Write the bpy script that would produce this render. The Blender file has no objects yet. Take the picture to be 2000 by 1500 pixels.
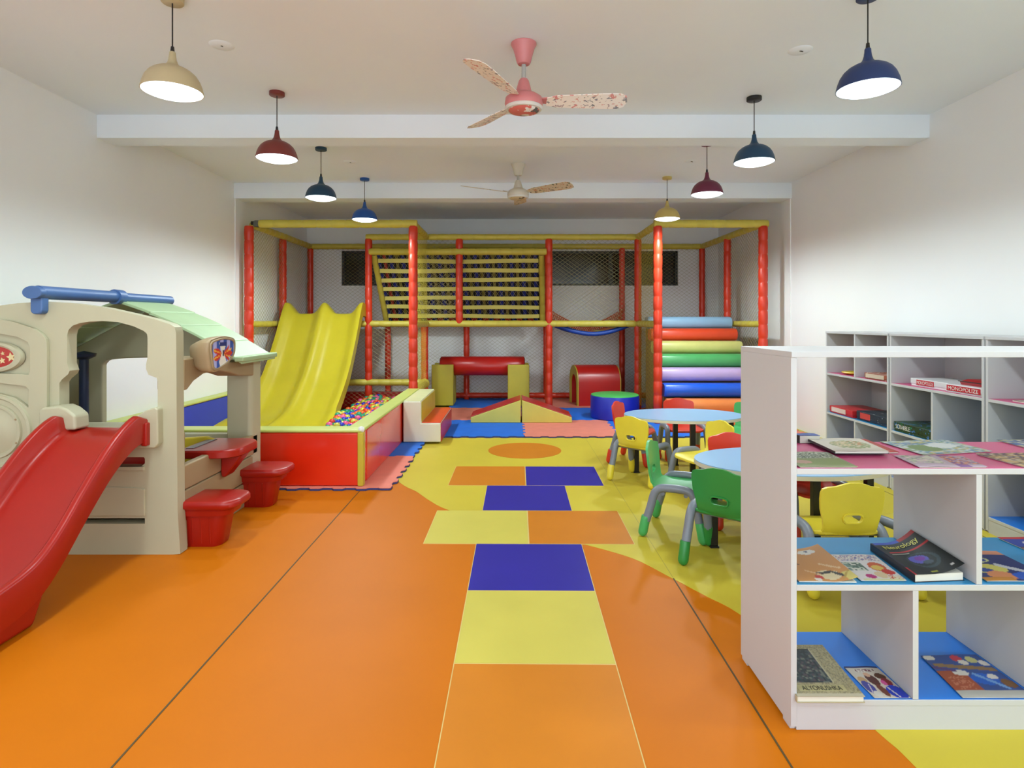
import bpy, math, random
from mathutils import Vector, Matrix
from mathutils.geometry import delaunay_2d_cdt
random.seed(7)
PI = math.pi
F, CH, HX, HY = 1172.0, 1.30, 1000.0, 627.0      # focal length in pixels, camera height, vanishing point

# ------------------------------------------------------------------ camera, world, exposure
sc = bpy.context.scene
COL = sc.collection
cam_d = bpy.data.cameras.new('camera')
cam = bpy.data.objects.new('camera', cam_d)
COL.objects.link(cam)
cam.location = (0, 0, CH)
cam.rotation_euler = (PI / 2, 0, 0)
cam_d.sensor_width = 36
cam_d.lens = 36 * F / 2000
cam_d.shift_y = -(750 - HY) / 2000
cam_d.clip_start = 0.05
sc.camera = cam
vs = sc.view_settings
vs.view_transform = 'Standard'
vs.look = 'None'
vs.gamma = 1
vs.use_curve_mapping = False
vs.exposure = 0.22
world = bpy.data.worlds.new('added_fill')
sc.world = world
world.use_nodes = True
wb = world.node_tree.nodes['Background']
wb.inputs[0].default_value = (0.78, 0.90, 1.0, 1)
wb.inputs[1].default_value = 3.3  # uniform cool fill, added to shine in through the opening behind the camera
LAMP_STRENGTH = 52.0     # watts of each pendant lamp
LAMP_COLOR = (0.84, 0.97, 1.0, 1)
try:
    sc.cycles.diffuse_bounces = 4
    sc.cycles.max_bounces = 6
    sc.cycles.glossy_bounces = 2
    sc.cycles.use_light_tree = False
    sc.cycles.caustics_reflective = False
    sc.cycles.caustics_refractive = False
    sc.cycles.sample_clamp_indirect = 6
except Exception:
    pass

# ------------------------------------------------------------------ helpers
def lin(c):
    c = c / 255.0
    return c / 12.92 if c <= 0.04045 else ((c + 0.055) / 1.055) ** 2.4

def rgb(t):
    return (lin(t[0]), lin(t[1]), lin(t[2]), 1)

MATS = {}
ALB = 0.84
def M(name, col, rough=0.5, var=0.06, scale=5.0, bump=0.0, bscale=60.0, spec=0.5, metal=0.0, coat=0.0):
    if name in MATS:
        return MATS[name]
    m = bpy.data.materials.new(name)
    m.use_nodes = True
    nt = m.node_tree
    b = nt.nodes['Principled BSDF']
    c = rgb(col)
    if not (name.endswith('paint') or name.endswith('vinyl') and bscale == 200):
        c = tuple(v*ALB for v in c[:3])+(1,)
    b.inputs['Roughness'].default_value = rough
    b.inputs['Specular IOR Level'].default_value = spec
    b.inputs['Metallic'].default_value = metal
    if coat:
        b.inputs['Coat Weight'].default_value = coat
        b.inputs['Coat Roughness'].default_value = 0.12
    tc = nt.nodes.new('ShaderNodeTexCoord')
    n = nt.nodes.new('ShaderNodeTexNoise')
    n.inputs['Scale'].default_value = scale
    n.inputs['Detail'].default_value = 4
    nt.links.new(tc.outputs['Object'], n.inputs['Vector'])
    r = nt.nodes.new('ShaderNodeValToRGB')
    r.color_ramp.elements[0].position = 0.3
    r.color_ramp.elements[1].position = 0.7
    r.color_ramp.elements[0].color = tuple(max(0, v * (1 - var)) for v in c[:3]) + (1,)
    r.color_ramp.elements[1].color = tuple(min(1, v * (1 + var)) for v in c[:3]) + (1,)
    nt.links.new(n.outputs['Fac'], r.inputs['Fac'])
    nt.links.new(r.outputs['Color'], b.inputs['Base Color'])
    if bump:
        n2 = nt.nodes.new('ShaderNodeTexNoise')
        n2.inputs['Scale'].default_value = bscale
        n2.inputs['Detail'].default_value = 3
        nt.links.new(tc.outputs['Object'], n2.inputs['Vector'])
        bp = nt.nodes.new('ShaderNodeBump')
        bp.inputs['Strength'].default_value = bump
        bp.inputs['Distance'].default_value = 0.01
        nt.links.new(n2.outputs['Fac'], bp.inputs['Height'])
        nt.links.new(bp.outputs['Normal'], b.inputs['Normal'])
    MATS[name] = m
    return m

def M_emit(name, col, strength):
    m = bpy.data.materials.new(name)
    m.use_nodes = True
    nt = m.node_tree
    nt.nodes.remove(nt.nodes['Principled BSDF'])
    e = nt.nodes.new('ShaderNodeEmission')
    e.inputs[0].default_value = col
    e.inputs[1].default_value = strength
    nt.links.new(e.outputs[0], nt.nodes['Material Output'].inputs[0])
    MATS[name] = m
    return m

def M_attr(name, rough=0.62):
    m = bpy.data.materials.new(name)
    m.use_nodes = True
    nt = m.node_tree
    b = nt.nodes['Principled BSDF']
    a = nt.nodes.new('ShaderNodeAttribute')
    a.attribute_name = 'print'
    nt.links.new(a.outputs['Color'], b.inputs['Base Color'])
    b.inputs['Roughness'].default_value = rough
    MATS[name] = m
    return m

def M_print(name, base, spots, scale=14.0, rough=0.4):
    """printed sheet: coloured blots scattered on a plain ground"""
    m = bpy.data.materials.new(name)
    m.use_nodes = True
    nt = m.node_tree
    b = nt.nodes['Principled BSDF']
    b.inputs['Roughness'].default_value = rough
    tc = nt.nodes.new('ShaderNodeTexCoord')
    v = nt.nodes.new('ShaderNodeTexVoronoi')
    v.inputs['Scale'].default_value = scale
    n = nt.nodes.new('ShaderNodeTexNoise')
    n.inputs['Scale'].default_value = scale * 2.2
    n.inputs['Detail'].default_value = 2
    nt.links.new(tc.outputs['Object'], v.inputs['Vector'])
    nt.links.new(tc.outputs['Object'], n.inputs['Vector'])
    r = nt.nodes.new('ShaderNodeValToRGB')
    r.color_ramp.interpolation = 'CONSTANT'
    els = r.color_ramp.elements
    els[0].position = 0; els[0].color = rgb(spots[0])
    els[1].position = 1.0 / len(spots); els[1].color = rgb(spots[1 % len(spots)])
    for i in range(2, len(spots)):
        e = els.new(i / len(spots)); e.color = rgb(spots[i])
    nt.links.new(v.outputs['Color'], r.inputs['Fac'])
    th = nt.nodes.new('ShaderNodeMath'); th.operation = 'GREATER_THAN'
    th.inputs[1].default_value = 0.585
    nt.links.new(n.outputs['Fac'], th.inputs[0])
    mx = nt.nodes.new('ShaderNodeMix'); mx.data_type = 'RGBA'
    mx.inputs[6].default_value = rgb(base)
    nt.links.new(th.outputs[0], mx.inputs[0])
    nt.links.new(r.outputs['Color'], mx.inputs[7])
    nt.links.new(mx.outputs[2], b.inputs['Base Color'])
    MATS[name] = m
    return m

def wloc(o):
    v = Vector((0, 0, 0))
    while o is not None:
        v += o.location
        o = o.parent
    return v

class MB:
    """collects shapes, then links them as one mesh object"""
    def __init__(s):
        s.v = []; s.f = []; s.mi = []
        s.cur = 0
    def add(s, vs_, fs):
        o = len(s.v)
        s.v += [tuple(p) for p in vs_]
        for f in fs:
            s.f.append(tuple(i + o for i in f)); s.mi.append(s.cur)
        return s
    def box(s, x0, x1, y0, y1, z0, z1):
        p = [(x0,y0,z0),(x1,y0,z0),(x1,y1,z0),(x0,y1,z0),(x0,y0,z1),(x1,y0,z1),(x1,y1,z1),(x0,y1,z1)]
        return s.add(p, [(0,3,2,1),(4,5,6,7),(0,1,5,4),(1,2,6,5),(2,3,7,6),(3,0,4,7)])
    def prism(s, pts, a0, a1, axis='y'):
        """polygon pts extruded from a0 to a1; axis y: pts are (x,z); axis x: (y,z); axis z: (x,y)"""
        def mk(p, a):
            return {'y': (p[0], a, p[1]), 'x': (a, p[0], p[1]), 'z': (p[0], p[1], a)}[axis]
        n = len(pts)
        area = sum(pts[i][0]*pts[(i+1) % n][1] - pts[(i+1) % n][0]*pts[i][1] for i in range(n))
        if area < 0: pts = pts[::-1]
        vv = [mk(p, a0) for p in pts] + [mk(p, a1) for p in pts]
        fl = axis == 'y'
        fs = [tuple(range(n)) if fl else tuple(range(n))[::-1], tuple(range(n, 2*n))[::-1] if fl else tuple(range(n, 2*n))]
        for i in range(n):
            j = (i + 1) % n
            q = (i, j, n + j, n + i)
            fs.append(q[::-1] if fl else q)
        return s.add(vv, fs)
    def lathe(s, prof, c=(0,0,0), seg=24, cap0=False, cap1=False):
        vv = []
        for r, z in prof:
            for k in range(seg):
                a = 2*PI*k/seg
                vv.append((c[0] + r*math.cos(a), c[1] + r*math.sin(a), c[2] + z))
        fs = []
        for i in range(len(prof)-1):
            for k in range(seg):
                k2 = (k+1) % seg
                fs.append((i*seg+k, i*seg+k2, (i+1)*seg+k2, (i+1)*seg+k))
        if cap0: fs.append(tuple(range(seg))[::-1])
        if cap1: fs.append(tuple((len(prof)-1)*seg + k for k in range(seg)))
        return s.add(vv, fs)
    def tube(s, path, radii, seg=10, caps=True):
        path = [Vector(p) for p in path]
        if not isinstance(radii, (list, tuple)): radii = [radii]*len(path)
        n = len(path); vv = []; fs = []
        t0 = (path[1]-path[0]).normalized()
        up = Vector((0,0,1)) if abs(t0.z) < 0.9 else Vector((0,1,0))
        u = t0.cross(up).normalized()
        for i in range(n):
            t = (path[min(i+1,n-1)]-path[max(i-1,0)])
            if t.length < 1e-9: t = t0
            t.normalize()
            u = (u - t*u.dot(t)); u.normalize()
            w = t.cross(u)
            for k in range(seg):
                a = 2*PI*k/seg
                vv.append(path[i] + (u*math.cos(a) + w*math.sin(a))*radii[i])
        for i in range(n-1):
            for k in range(seg):
                k2 = (k+1) % seg
                fs.append((i*seg+k, i*seg+k2, (i+1)*seg+k2, (i+1)*seg+k))
        if caps:
            fs.append(tuple(range(seg))[::-1]); fs.append(tuple((n-1)*seg+k for k in range(seg)))
        return s.add(vv, fs)
    def loft(s, rings, cap0=True, cap1=True):
        n = len(rings[0]); vv = [p for r in rings for p in r]; fs = []
        for i in range(len(rings)-1):
            for k in range(n):
                k2 = (k+1) % n
                fs.append((i*n+k, i*n+k2, (i+1)*n+k2, (i+1)*n+k))
        if cap0: fs.append(tuple(range(n))[::-1])
        if cap1: fs.append(tuple((len(rings)-1)*n+k for k in range(n)))
        return s.add(vv, fs)
    def sphere(s, c, r, nu=12, nv=8):
        prof = [(r*math.sin(PI*i/nv), -r*math.cos(PI*i/nv)) for i in range(nv+1)]
        prof[0] = (1e-5, -r); prof[-1] = (1e-5, r)
        return s.lathe(prof, c, nu)
    def sheet(s, outline, holes, top, bot, step=None):
        """solid sheet over a 2-D outline with holes; top/bot map (u,v) to a point"""
        pts = []; edges = []
        for lp in [outline] + holes:
            o = len(pts)
            pts += [Vector(p) for p in lp]
            edges += [(o+i, o+(i+1) % len(lp)) for i in range(len(lp))]
        if step:
            xs = [p[0] for p in outline]; ys = [p[1] for p in outline]
            x = min(xs)+step/2
            while x < max(xs):
                y = min(ys)+step/2
                while y < max(ys):
                    if inside((x,y), outline) and not any(inside((x,y), h) for h in holes):
                        pts.append(Vector((x,y)))
                    y += step
                x += step
        rv, re, rf = delaunay_2d_cdt(pts, edges, [], 0, 1e-6)[:3]
        tri = []
        for f in rf:
            c = sum((rv[i] for i in f), Vector((0,0)))/len(f)
            if inside(c, outline) and not any(inside(c, h) for h in holes):
                a, b, d = rv[f[0]], rv[f[1]], rv[f[2]]
                cr = (b.x-a.x)*(d.y-a.y)-(b.y-a.y)*(d.x-a.x)
                tri.append(tuple(f) if cr > 0 else tuple(f)[::-1])
        n = len(rv)
        vv = [top(p.x,p.y) for p in rv] + [bot(p.x,p.y) for p in rv]
        fs = list(tri) + [tuple(i+n for i in t)[::-1] for t in tri]
        cnt = {}
        for t in tri:
            for i in range(len(t)):
                cnt[(t[i], t[(i+1) % len(t)])] = 1
        for (a, b) in cnt:
            if (b, a) not in cnt:
                fs.append((b, a, a+n, b+n))
        return s.add(vv, fs)
    def build(s, name, mat, parent=None, local=False, smooth=None, bevel=0, bseg=2):
        off = Vector((0,0,0)) if (local or parent is None) else wloc(parent)
        me = bpy.data.meshes.new(name)
        me.from_pydata([(p[0]-off.x, p[1]-off.y, p[2]-off.z) for p in s.v], [], s.f)
        mats = mat if isinstance(mat, (list, tuple)) else [mat]
        for m in mats: me.materials.append(m)
        if len(mats) > 1:
            for p, i in zip(me.polygons, s.mi): p.material_index = i
        if smooth is not None:
            me.shade_smooth()
            me.set_sharp_from_angle(angle=math.radians(smooth))
        me.update()
        o = bpy.data.objects.new(name, me)
        COL.objects.link(o)
        if parent is not None: o.parent = parent
        if bevel:
            b = o.modifiers.new('bevel', 'BEVEL')
            b.width = bevel; b.segments = bseg; b.limit_method = 'ANGLE'
            b.angle_limit = math.radians(40)
            if smooth is None:
                me.shade_smooth()
                w = o.modifiers.new('wn', 'WEIGHTED_NORMAL'); w.keep_sharp = False
        return o

def inside(p, poly):
    x, y = p[0], p[1]; r = False; n = len(poly); j = n-1
    for i in range(n):
        xi, yi = poly[i][0], poly[i][1]; xj, yj = poly[j][0], poly[j][1]
        if (yi > y) != (yj > y) and x < (xj-xi)*(y-yi)/(yj-yi)+xi:
            r = not r
        j = i
    return r

def tag(o, label, cat, group=None, kind=None):
    o['label'] = label
    o['category'] = cat
    if group: o['group'] = group
    if kind: o['kind'] = kind
    return o

def thing(name, label, cat, loc=(0,0,0), rz=0, group=None):
    o = bpy.data.objects.new(name, None)
    o.empty_display_size = 0.1
    COL.objects.link(o)
    o.location = loc; o.rotation_euler = (0,0,rz)
    return tag(o, label, cat, group)

def struct(o):
    o['kind'] = 'structure'
    return o

def at(x, y, Y):
    """photo pixel at depth Y to a point"""
    return Vector(((x-HX)*Y/F, Y, CH-(y-HY)*Y/F))

def onz(x, y, z=0.0):
    """photo pixel to the point of the horizontal plane z"""
    Y = (CH-z)*F/(y-HY)
    return Vector(((x-HX)*Y/F, Y, z))

def rrect(cx, cy, w, h, r, n=5):
    out = []
    for (sx, sy, a0) in ((1,1,0),(-1,1,PI/2),(-1,-1,PI),(1,-1,1.5*PI)):
        for k in range(n+1):
            a = a0+PI/2*k/n
            out.append((cx+sx*(w/2-r)+r*math.cos(a), cy+sy*(h/2-r)+r*math.sin(a)))
    return out

def ellipse(cx, cy, rx, ry, n=32):
    return [(cx+rx*math.cos(2*PI*k/n), cy+ry*math.sin(2*PI*k/n)) for k in range(n)]

def catmull(pts, n=6, closed=False):
    out = []; m = len(pts)
    for i in range(m if closed else m-1):
        if closed:
            p0, p1, p2, p3 = (pts[(i+k-1) % m] for k in range(4))
        else:
            p0, p1, p2, p3 = pts[max(i-1,0)], pts[i], pts[i+1], pts[min(i+2,m-1)]
        for k in range(n):
            t = k/n
            out.append(tuple(0.5*((2*b)+(-a+c)*t+(2*a-5*b+4*c-d)*t*t+(-a+3*b-3*c+d)*t**3) for a,b,c,d in zip(p0,p1,p2,p3)))
    if not closed: out.append(tuple(pts[-1]))
    return out

# ------------------------------------------------------------------ materials
wall_m = M('white_wall_paint', (238, 239, 238), 0.6, 0.015, 1.2)
ceil_m = M('white_ceiling_paint', (234, 240, 246), 0.7, 0.02, 0.8)
orange_m = M('orange_vinyl', (196, 108, 8), 0.5, 0.05, 1.6, 0.0, 200, 0.12)
yellow_m = M('yellow_vinyl', (198, 180, 60), 0.48, 0.05, 1.4, 0.0, 200, 0.15)
blue_v = M('indigo_vinyl', (46, 40, 146), 0.48, 0.05, 3, 0.0, 200, 0.15)
tile_y = M('straw_vinyl', (198, 186, 84), 0.48, 0.04, 3, 0.0, 200, 0.15)
tile_o = M('orange_tile_vinyl', (198, 120, 30), 0.48, 0.04, 3, 0.0, 200, 0.15)
seam_m = M('dark_seam', (88, 70, 30), 0.7)
weld_m = M('cream_weld', (226, 200, 120), 0.5)
lam_m = M('white_laminate', (205, 205, 207), 0.42, 0.01, 2)
magenta_m = M('magenta_laminate', (214, 74, 130), 0.35, 0.03, 3)
teal_m = M('teal_laminate', (28, 140, 196), 0.35, 0.03, 3)
azure_m = M('azure_laminate', (30, 128, 232), 0.35, 0.03, 3)
redpad = M('red_padded_vinyl', (222, 58, 28), 0.36, 0.06, 8)
yelpad = M('yellow_padded_vinyl', (216, 200, 80), 0.42, 0.06, 8)
net_m = M('khaki_netting', (170, 158, 104), 0.8)
netl_m = M('pale_netting', (186, 176, 130), 0.8)
slide_y = M('yellow_slide_plastic', (206, 190, 44), 0.32, 0.04, 4)
lime_m = M('lime_vinyl', (202, 212, 112), 0.40, 0.04, 6)
pitred = M('red_vinyl', (240, 46, 12), 0.26, 0.04, 5, coat=.7)
pitblue = M('blue_vinyl', (24, 62, 208), 0.32, 0.04, 5)
pityel = M('mustard_vinyl', (208, 186, 52), 0.38, 0.05, 8)
cream_v = M('cream_vinyl', (236, 230, 208), 0.38, 0.03, 5, 0.15, 14)
redv2 = M('crimson_vinyl', (196, 34, 28), 0.30, 0.05, 5)
olive_v = M('olive_yellow_vinyl', (198, 184, 56), 0.45, 0.05, 5)
dblue = M('drum_blue_vinyl', (18, 40, 178), 0.36, 0.05, 6)
dgreen = M('drum_green_vinyl', (84, 196, 96), 0.42, 0.05, 6)
matpink = M('salmon_foam', (238, 138, 118), 0.75, 0.05, 8, 0.4, 220)
matblue = M('blue_foam', (14, 112, 224), 0.7, 0.07, 6, 0.4, 220)
matedge = M('navy_foam_edge', (60, 62, 120), 0.8)
cream_p = M('beige_plastic', (196, 193, 162), 0.45, 0.03, 3)
tan_p = M('tan_plastic', (170, 148, 112), 0.48, 0.04, 4)
roof_p = M('pale_green_plastic', (178, 206, 160), 0.5, 0.05, 5)
blue_p = M('steel_blue_plastic', (74, 112, 168), 0.4, 0.05, 5)
red_p = M('red_plastic', (170, 24, 10), 0.34, 0.04, 4)
dark_m = M('dark_hollow', (40, 34, 28), 0.8)
white_m = M('white_plastic', (236, 236, 232), 0.4)
black_m = M('black_plastic', (22, 22, 24), 0.5)
blackleg = M('black_steel', (20, 20, 22), 0.35)
table_m = M('pale_blue_laminate', (150, 196, 238), 0.3, 0.02, 3)
tedge_m = M('cream_edging', (222, 216, 192), 0.5)
grey_t = M('grey_plastic', (132, 140, 152), 0.35, 0.05, 6)
glass_m = M('night_glass', (18, 24, 22), 0.12, 0.3, 4)
frame_m = M('dark_window_frame', (40, 46, 44), 0.5)
print_m = M_attr('printed_cover')
page_m = M('paper_pages', (232, 228, 214), 0.7)

# ------------------------------------------------------------------ room
XL, XR, YB, YF, ZC = -3.42, 3.44, 10.0, -2.0, 3.0
MB().box(XL-.2, XL, YF, YB+.2, 0, ZC).build('wall_left', wall_m).__setitem__('kind', 'structure')
MB().box(XR, XR+.2, YF, YB+.2, 0, ZC).build('wall_right', wall_m).__setitem__('kind', 'structure')
WX0, WX1, WZ0, WZ1 = -2.84, 2.77, 1.89, 2.47
b = MB()
b.box(XL, XR, YB, YB+.2, 0, WZ0).box(XL, XR, YB, YB+.2, WZ1, ZC).box(XL, WX0, YB, YB+.2, WZ0, WZ1).box(WX1, XR, YB, YB+.2, WZ0, WZ1)
struct(b.build('wall_back', wall_m))
b = MB()       # unseen wall behind the camera, its opening added to let in fill light
b.box(XL, XR, YF-.2, YF, 0, .12).box(XL, XR, YF-.2, YF, 2.75, ZC).box(XL, XL+.3, YF-.2, YF, .12, 2.75).box(XR-.3, XR, YF-.2, YF, .12, 2.75)
b.box(-.06, .06, YF-.12, YF-.04, .12, 2.75)
struct(b.build('wall_added_opening', wall_m))
struct(MB().box(XL-.2, XR+.2, YF-.2, YB+.2, ZC, ZC+.15).build('ceiling', ceil_m))
for i, (y0, y1) in enumerate(((4.944, 5.175), (7.38, 7.645))):
    o = struct(MB().box(XL, XR, y0, y1, 2.81, ZC).build('ceiling_beam', ceil_m))
for sx in (-1, 1):   # shallow wall piers under the rear beam
    x = XL if sx < 0 else XR
    struct(MB().box(min(x, x-sx*.012), max(x, x-sx*.012), 7.40, 7.645, 0, 2.81).build('wall_pier', wall_m))
# rear window
w = MB().box(WX0, WX1, YB+.10, YB+.12, WZ0, WZ1).build('window_1', glass_m)
w['kind'] = 'structure'
fr = MB()
fr.box(WX0, WX1, YB+.04, YB+.10, WZ0, WZ0+.035).box(WX0, WX1, YB+.04, YB+.10, WZ1-.035, WZ1).box(WX0, WX0+.035, YB+.04, YB+.10, WZ0, WZ1).box(WX1-.035, WX1, YB+.04, YB+.10, WZ0, WZ1)
fr.build('window_frame', frame_m, w)
for k in range(1, 5):
    x = WX0+(WX1-WX0)*k/5
    MB().box(x-.025, x+.025, YB+.05, YB+.10, WZ0, WZ1).build('mullion', frame_m, w)

# floor: orange rolls, yellow inlay, hopscotch tiles
floor = struct(MB().box(XL-.2, XR+.2, YF-.2, YB+.2, -.1, 0).build('floor', orange_m))
curve = catmull([(-1.30, 5.6), (-1.05, 5.1), (-.85, 4.735), (-.73, 4.575), (-.595, 4.34), (-.44, 4.128), (-.10, 3.83), (.22, 3.62), (.417, 3.494), (.66, 3.285),
                 (.804, 3.04), (.918, 2.832), (1.004, 2.673), (1.09, 2.32), (1.154, 1.905), (1.176, 1.745), (1.19, 1.2), (1.1, .4), (.9, -.6), (.8, YF)], 5)
poly = [(p[0], p[1]) for p in curve] + [(XR, YF), (XR, YB), (-1.30, YB)]
MB().sheet(poly, [], lambda u, v: (u, v, .0012), lambda u, v: (u, v, -.001)).build('yellow_inlay', yellow_m, floor)
for x, y0, y1, m in ((-1.165, YF, 4.6, seam_m), (.815, YF, 3.03, seam_m), (2.843, YF, 9.9, seam_m), (.815, 3.03, 6.6, M('faint_seam', (176, 160, 60), .6))):
    w_ = .0032 if m == seam_m else .0016
    MB().box(x-w_, x+w_, y0, y1, .0005, .0016).build('seam', m, floor)
HCX, HCY, HR = .0935, 3.0, -.0095
def hop(u, v):
    return (HCX+u*math.cos(HR)-(v-HCY)*math.sin(HR), HCY+u*math.sin(HR)+(v-HCY)*math.cos(HR))
S = .3085
rows = [1.656, 2.271, 2.886, 3.494, 4.107, 4.732, 5.355]
hs = [(-S, S, 0, tile_o), (-S, S, 1, tile_y), (-S, S, 2, blue_v), (-2*S, 0, 3, tile_y), (0, 2*S, 3, tile_o), (-S, S, 4, blue_v), (-2*S, 0, 5, tile_o), (0, 2*S, 5, blue_v)]
for (a, c, r, m) in hs:
    g = .004
    q = [hop(a+g, rows[r]+g), hop(c-g, rows[r]+g), hop(c-g, rows[r+1]-g), hop(a+g, rows[r+1]-g)]
    MB().prism(q, 0, .0030, 'z').build('hopscotch_tile', m, floor)
    q = [hop(a, rows[r]), hop(c, rows[r]), hop(c, rows[r+1]), hop(a, rows[r+1])]
    MB().prism(q, 0, .0020, 'z').build('tile_joint', weld_m, floor)
MB().prism(ellipse(.128, 6.03, .366, .366, 64), 0, .003, 'z').build('hopscotch_circle', tile_o, floor)

# ------------------------------------------------------------------ lamps
glow = M_emit('lamp_glow', LAMP_COLOR, 3.0)
glow.cycles.emission_sampling = 'NONE'
shade_in = M('shade_white_lining', (240, 240, 240), 0.5)
LC = {'cream': (206, 190, 150), 'brick': (128, 52, 48), 'teal': (24, 66, 96), 'blue': (18, 84, 164), 'navy': (34, 58, 112), 'plum': (118, 44, 72), 'butter': (214, 190, 110), 'grey': (120, 120, 120)}
def pendant(x, y, colour, canopy, label, rim=2.506, power=1.0):
    t = thing('pendant_lamp', label, 'pendant lamp', (x, y, rim), 0, 'pendant lamps hanging in two rows')
    m = M('lamp_'+colour, LC[colour], 0.45)
    cm = black_m if canopy == 'black' else M('lamp_'+canopy, LC[canopy], 0.45)
    MB().lathe([(.001, .494), (.055, .494), (.055, .470), (.05, .466), (.001, .466)], (x,y,rim), 24).build('canopy', cm, t, smooth=40)
    MB().tube([(x,y,rim+.47), (x,y,rim+.235)], .0035, 8).build('cord', black_m, t)
    MB().lathe([(.001,.238), (.008,.238), (.011,.205), (.001,.205)], (x,y,rim), 12).build('cord_grip', black_m, t, smooth=40)
    outer = [(.001,.212), (.013,.211), (.0155,.206), (.0165,.19), (.0195,.170), (.026,.150), (.036,.136), (.050,.128), (.072,.121), (.095,.108), (.115,.090), (.131,.065), (.142,.036), (.149,.006), (.1495,0)]
    sh = MB().lathe(outer+[(.146,0)], (x,y,rim), 40).build('shade', m, t, smooth=60)
    inner = [(.1465,0), (.139,.036), (.128,.063), (.112,.087), (.092,.104), (.07,.116), (.001,.118)]
    MB().lathe(inner, (x,y,rim), 40).build('lining', shade_in, sh, smooth=60)
    MB().lathe([(.143,.014), (.141,.004), (.125,-.008), (.09,-.018), (.045,-.024), (.001,-.025)], (x,y,rim), 40).build('diffuser', glow, t, smooth=60)
    ld = bpy.data.lights.new('bulb_light', 'SPOT')
    ld.spot_size = math.radians(172); ld.spot_blend = .54; ld.shadow_soft_size = .09
    ld.color = LAMP_COLOR[:3]; ld.energy = LAMP_STRENGTH*(3.1 if y > 7 else 1.4 if y > 5.5 else 1.0)
    lo = bpy.data.objects.new('bulb_light', ld); COL.objects.link(lo)
    lo.location = (0, 0, -.035); lo.parent = t
pendant(-1.788, 3.16, 'cream', 'cream', 'cream pendant lamp above the beige playhouse, largest lamp on its side')
pendant(-1.747, 4.46, 'brick', 'brick', 'brick red pendant lamp with red canopy, hanging in front of the first ceiling beam')
pendant(-1.875, 5.89, 'teal', 'teal', 'dark teal pendant lamp between the brick red lamp and the bright blue lamp')
pendant(-1.756, 7.15, 'blue', 'blue', 'bright blue pendant lamp hanging before the yellow rail over the slide')
pendant(1.850, 3.12, 'navy', 'navy', 'navy blue pendant lamp nearest the open white bookcase')
pendant(1.840, 4.56, 'teal', 'black', 'dark teal pendant lamp with a round black ceiling canopy')
pendant(1.858, 5.72, 'plum', 'plum', 'plum pendant lamp between the dark teal lamp and the butter yellow lamp')
pendant(1.833, 7.09, 'butter', 'butter', 'butter yellow pendant lamp hanging before the red post by the foam stairs')
for i, y in enumerate((1.80, .45, -.9)):  # unseen lamps added behind the camera, continuing both rows for their light
    pendant(-1.77, y, 'grey', 'grey', ('added unseen grey pendant lamp of the playhouse row, first before the cream one', 'added unseen grey pendant lamp of the playhouse row, second before the cream one', 'added unseen grey pendant lamp of the playhouse row, nearest the unseen wall')[i])
    pendant(1.84, y, 'grey', 'grey', ('added unseen grey pendant lamp of the bookcase row, first before the navy one', 'added unseen grey pendant lamp of the bookcase row, second before the navy one', 'added unseen grey pendant lamp of the bookcase row, nearest the unseen wall')[i])

# ceiling fans
blade_pr = M_print('pink_print', (250, 244, 240), [(180,160,170), (222,150,150), (140,140,150), (230,190,184)], 20)
blade_br = M_print('brown_print', (206, 190, 160), [(120,90,50), (90,110,70), (190,120,70), (60,50,40)], 18)
pink_m = M('fan_pink', (226, 138, 140), 0.4)
fanw_m = M('fan_cream', (226, 218, 200), 0.4)
steel_m = M('fan_steel', (190, 190, 186), 0.35)
fanface = M_print('fan_face_print', (214, 110, 104), [(240,240,240), (250,230,220), (90,90,90), (214,110,104)], 9)
fanface2 = M_print('fan_face_print_cream', (200, 180, 140), [(110,90,50), (60,70,50), (214,190,150), (230,220,200)], 9)
def fan(x, y, ang, mz, bm, hm, fm, label, R=.64):
    t = thing('ceiling_fan', label, 'ceiling fan', (x, y, mz-.06), 0, 'ceiling fans')
    c = (x, y, 0)
    MB().lathe([(.001,2.999), (.078,2.999), (.078,2.99), (.066,2.97), (.052,2.92), (.044,2.885), (.036,2.872), (.001,2.868)], c, 28).build('canopy', hm, t, smooth=50)
    MB().tube([(x,y,2.88), (x,y,mz+.13)], .014, 12).build('downrod', steel_m, t, smooth=40)
    MB().lathe([(.001,mz+.165), (.022,mz+.165), (.032,mz+.15), (.05,mz+.085), (.052,mz+.07), (.001,mz+.07)], c, 24).build('rod_cover', hm, t, smooth=50)
    MB().lathe([(.055,mz+.078), (.085,mz+.064), (.112,mz+.045), (.117,mz+.012), (.112,mz-.012), (.100,mz-.022)], c, 36).build('motor_housing', hm, t, smooth=50)
    MB().lathe([(.112,mz-.006), (.1165,mz-.012), (.108,mz-.026), (.094,mz-.028)], c, 36).build('trim_ring', white_m, t, smooth=50)
    MB().lathe([(.096,mz-.024), (.085,mz-.036), (.05,mz-.042), (.001,mz-.043)], c, 36).build('bottom_plate', fm, t, smooth=50)
    for k in range(3):
        a = ang+k*2*PI/3
        u = Vector((math.cos(a), math.sin(a), 0)); w_ = Vector((-math.sin(a), math.cos(a), 0))
        zb = mz+.03
        def P(r, s, dz=0):
            p = Vector((x,y,zb)) + u*r + w_*s
            p.z += -.28*s + dz + .02*(r-.12)
            return p
        out = [(.14,-.035), (.20,-.058), (R-.12,-.075), (R-.05,-.072), (R-.012,-.05), (R,0), (R-.012,.05), (R-.05,.068), (R-.12,.07), (.20,.052), (.14,.035)]
        bl = MB().sheet(out, [], lambda r, s: P(r, s), lambda r, s: P(r, s, -.004), .05).build('blade', bm, t, smooth=40)
        MB().sheet([(.09,-.02), (.17,-.03), (.17,.03), (.09,.02)], [], lambda r, s: P(r, s, .008), lambda r, s: P(r, s, .001)).build('blade_bracket', hm, bl)
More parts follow.
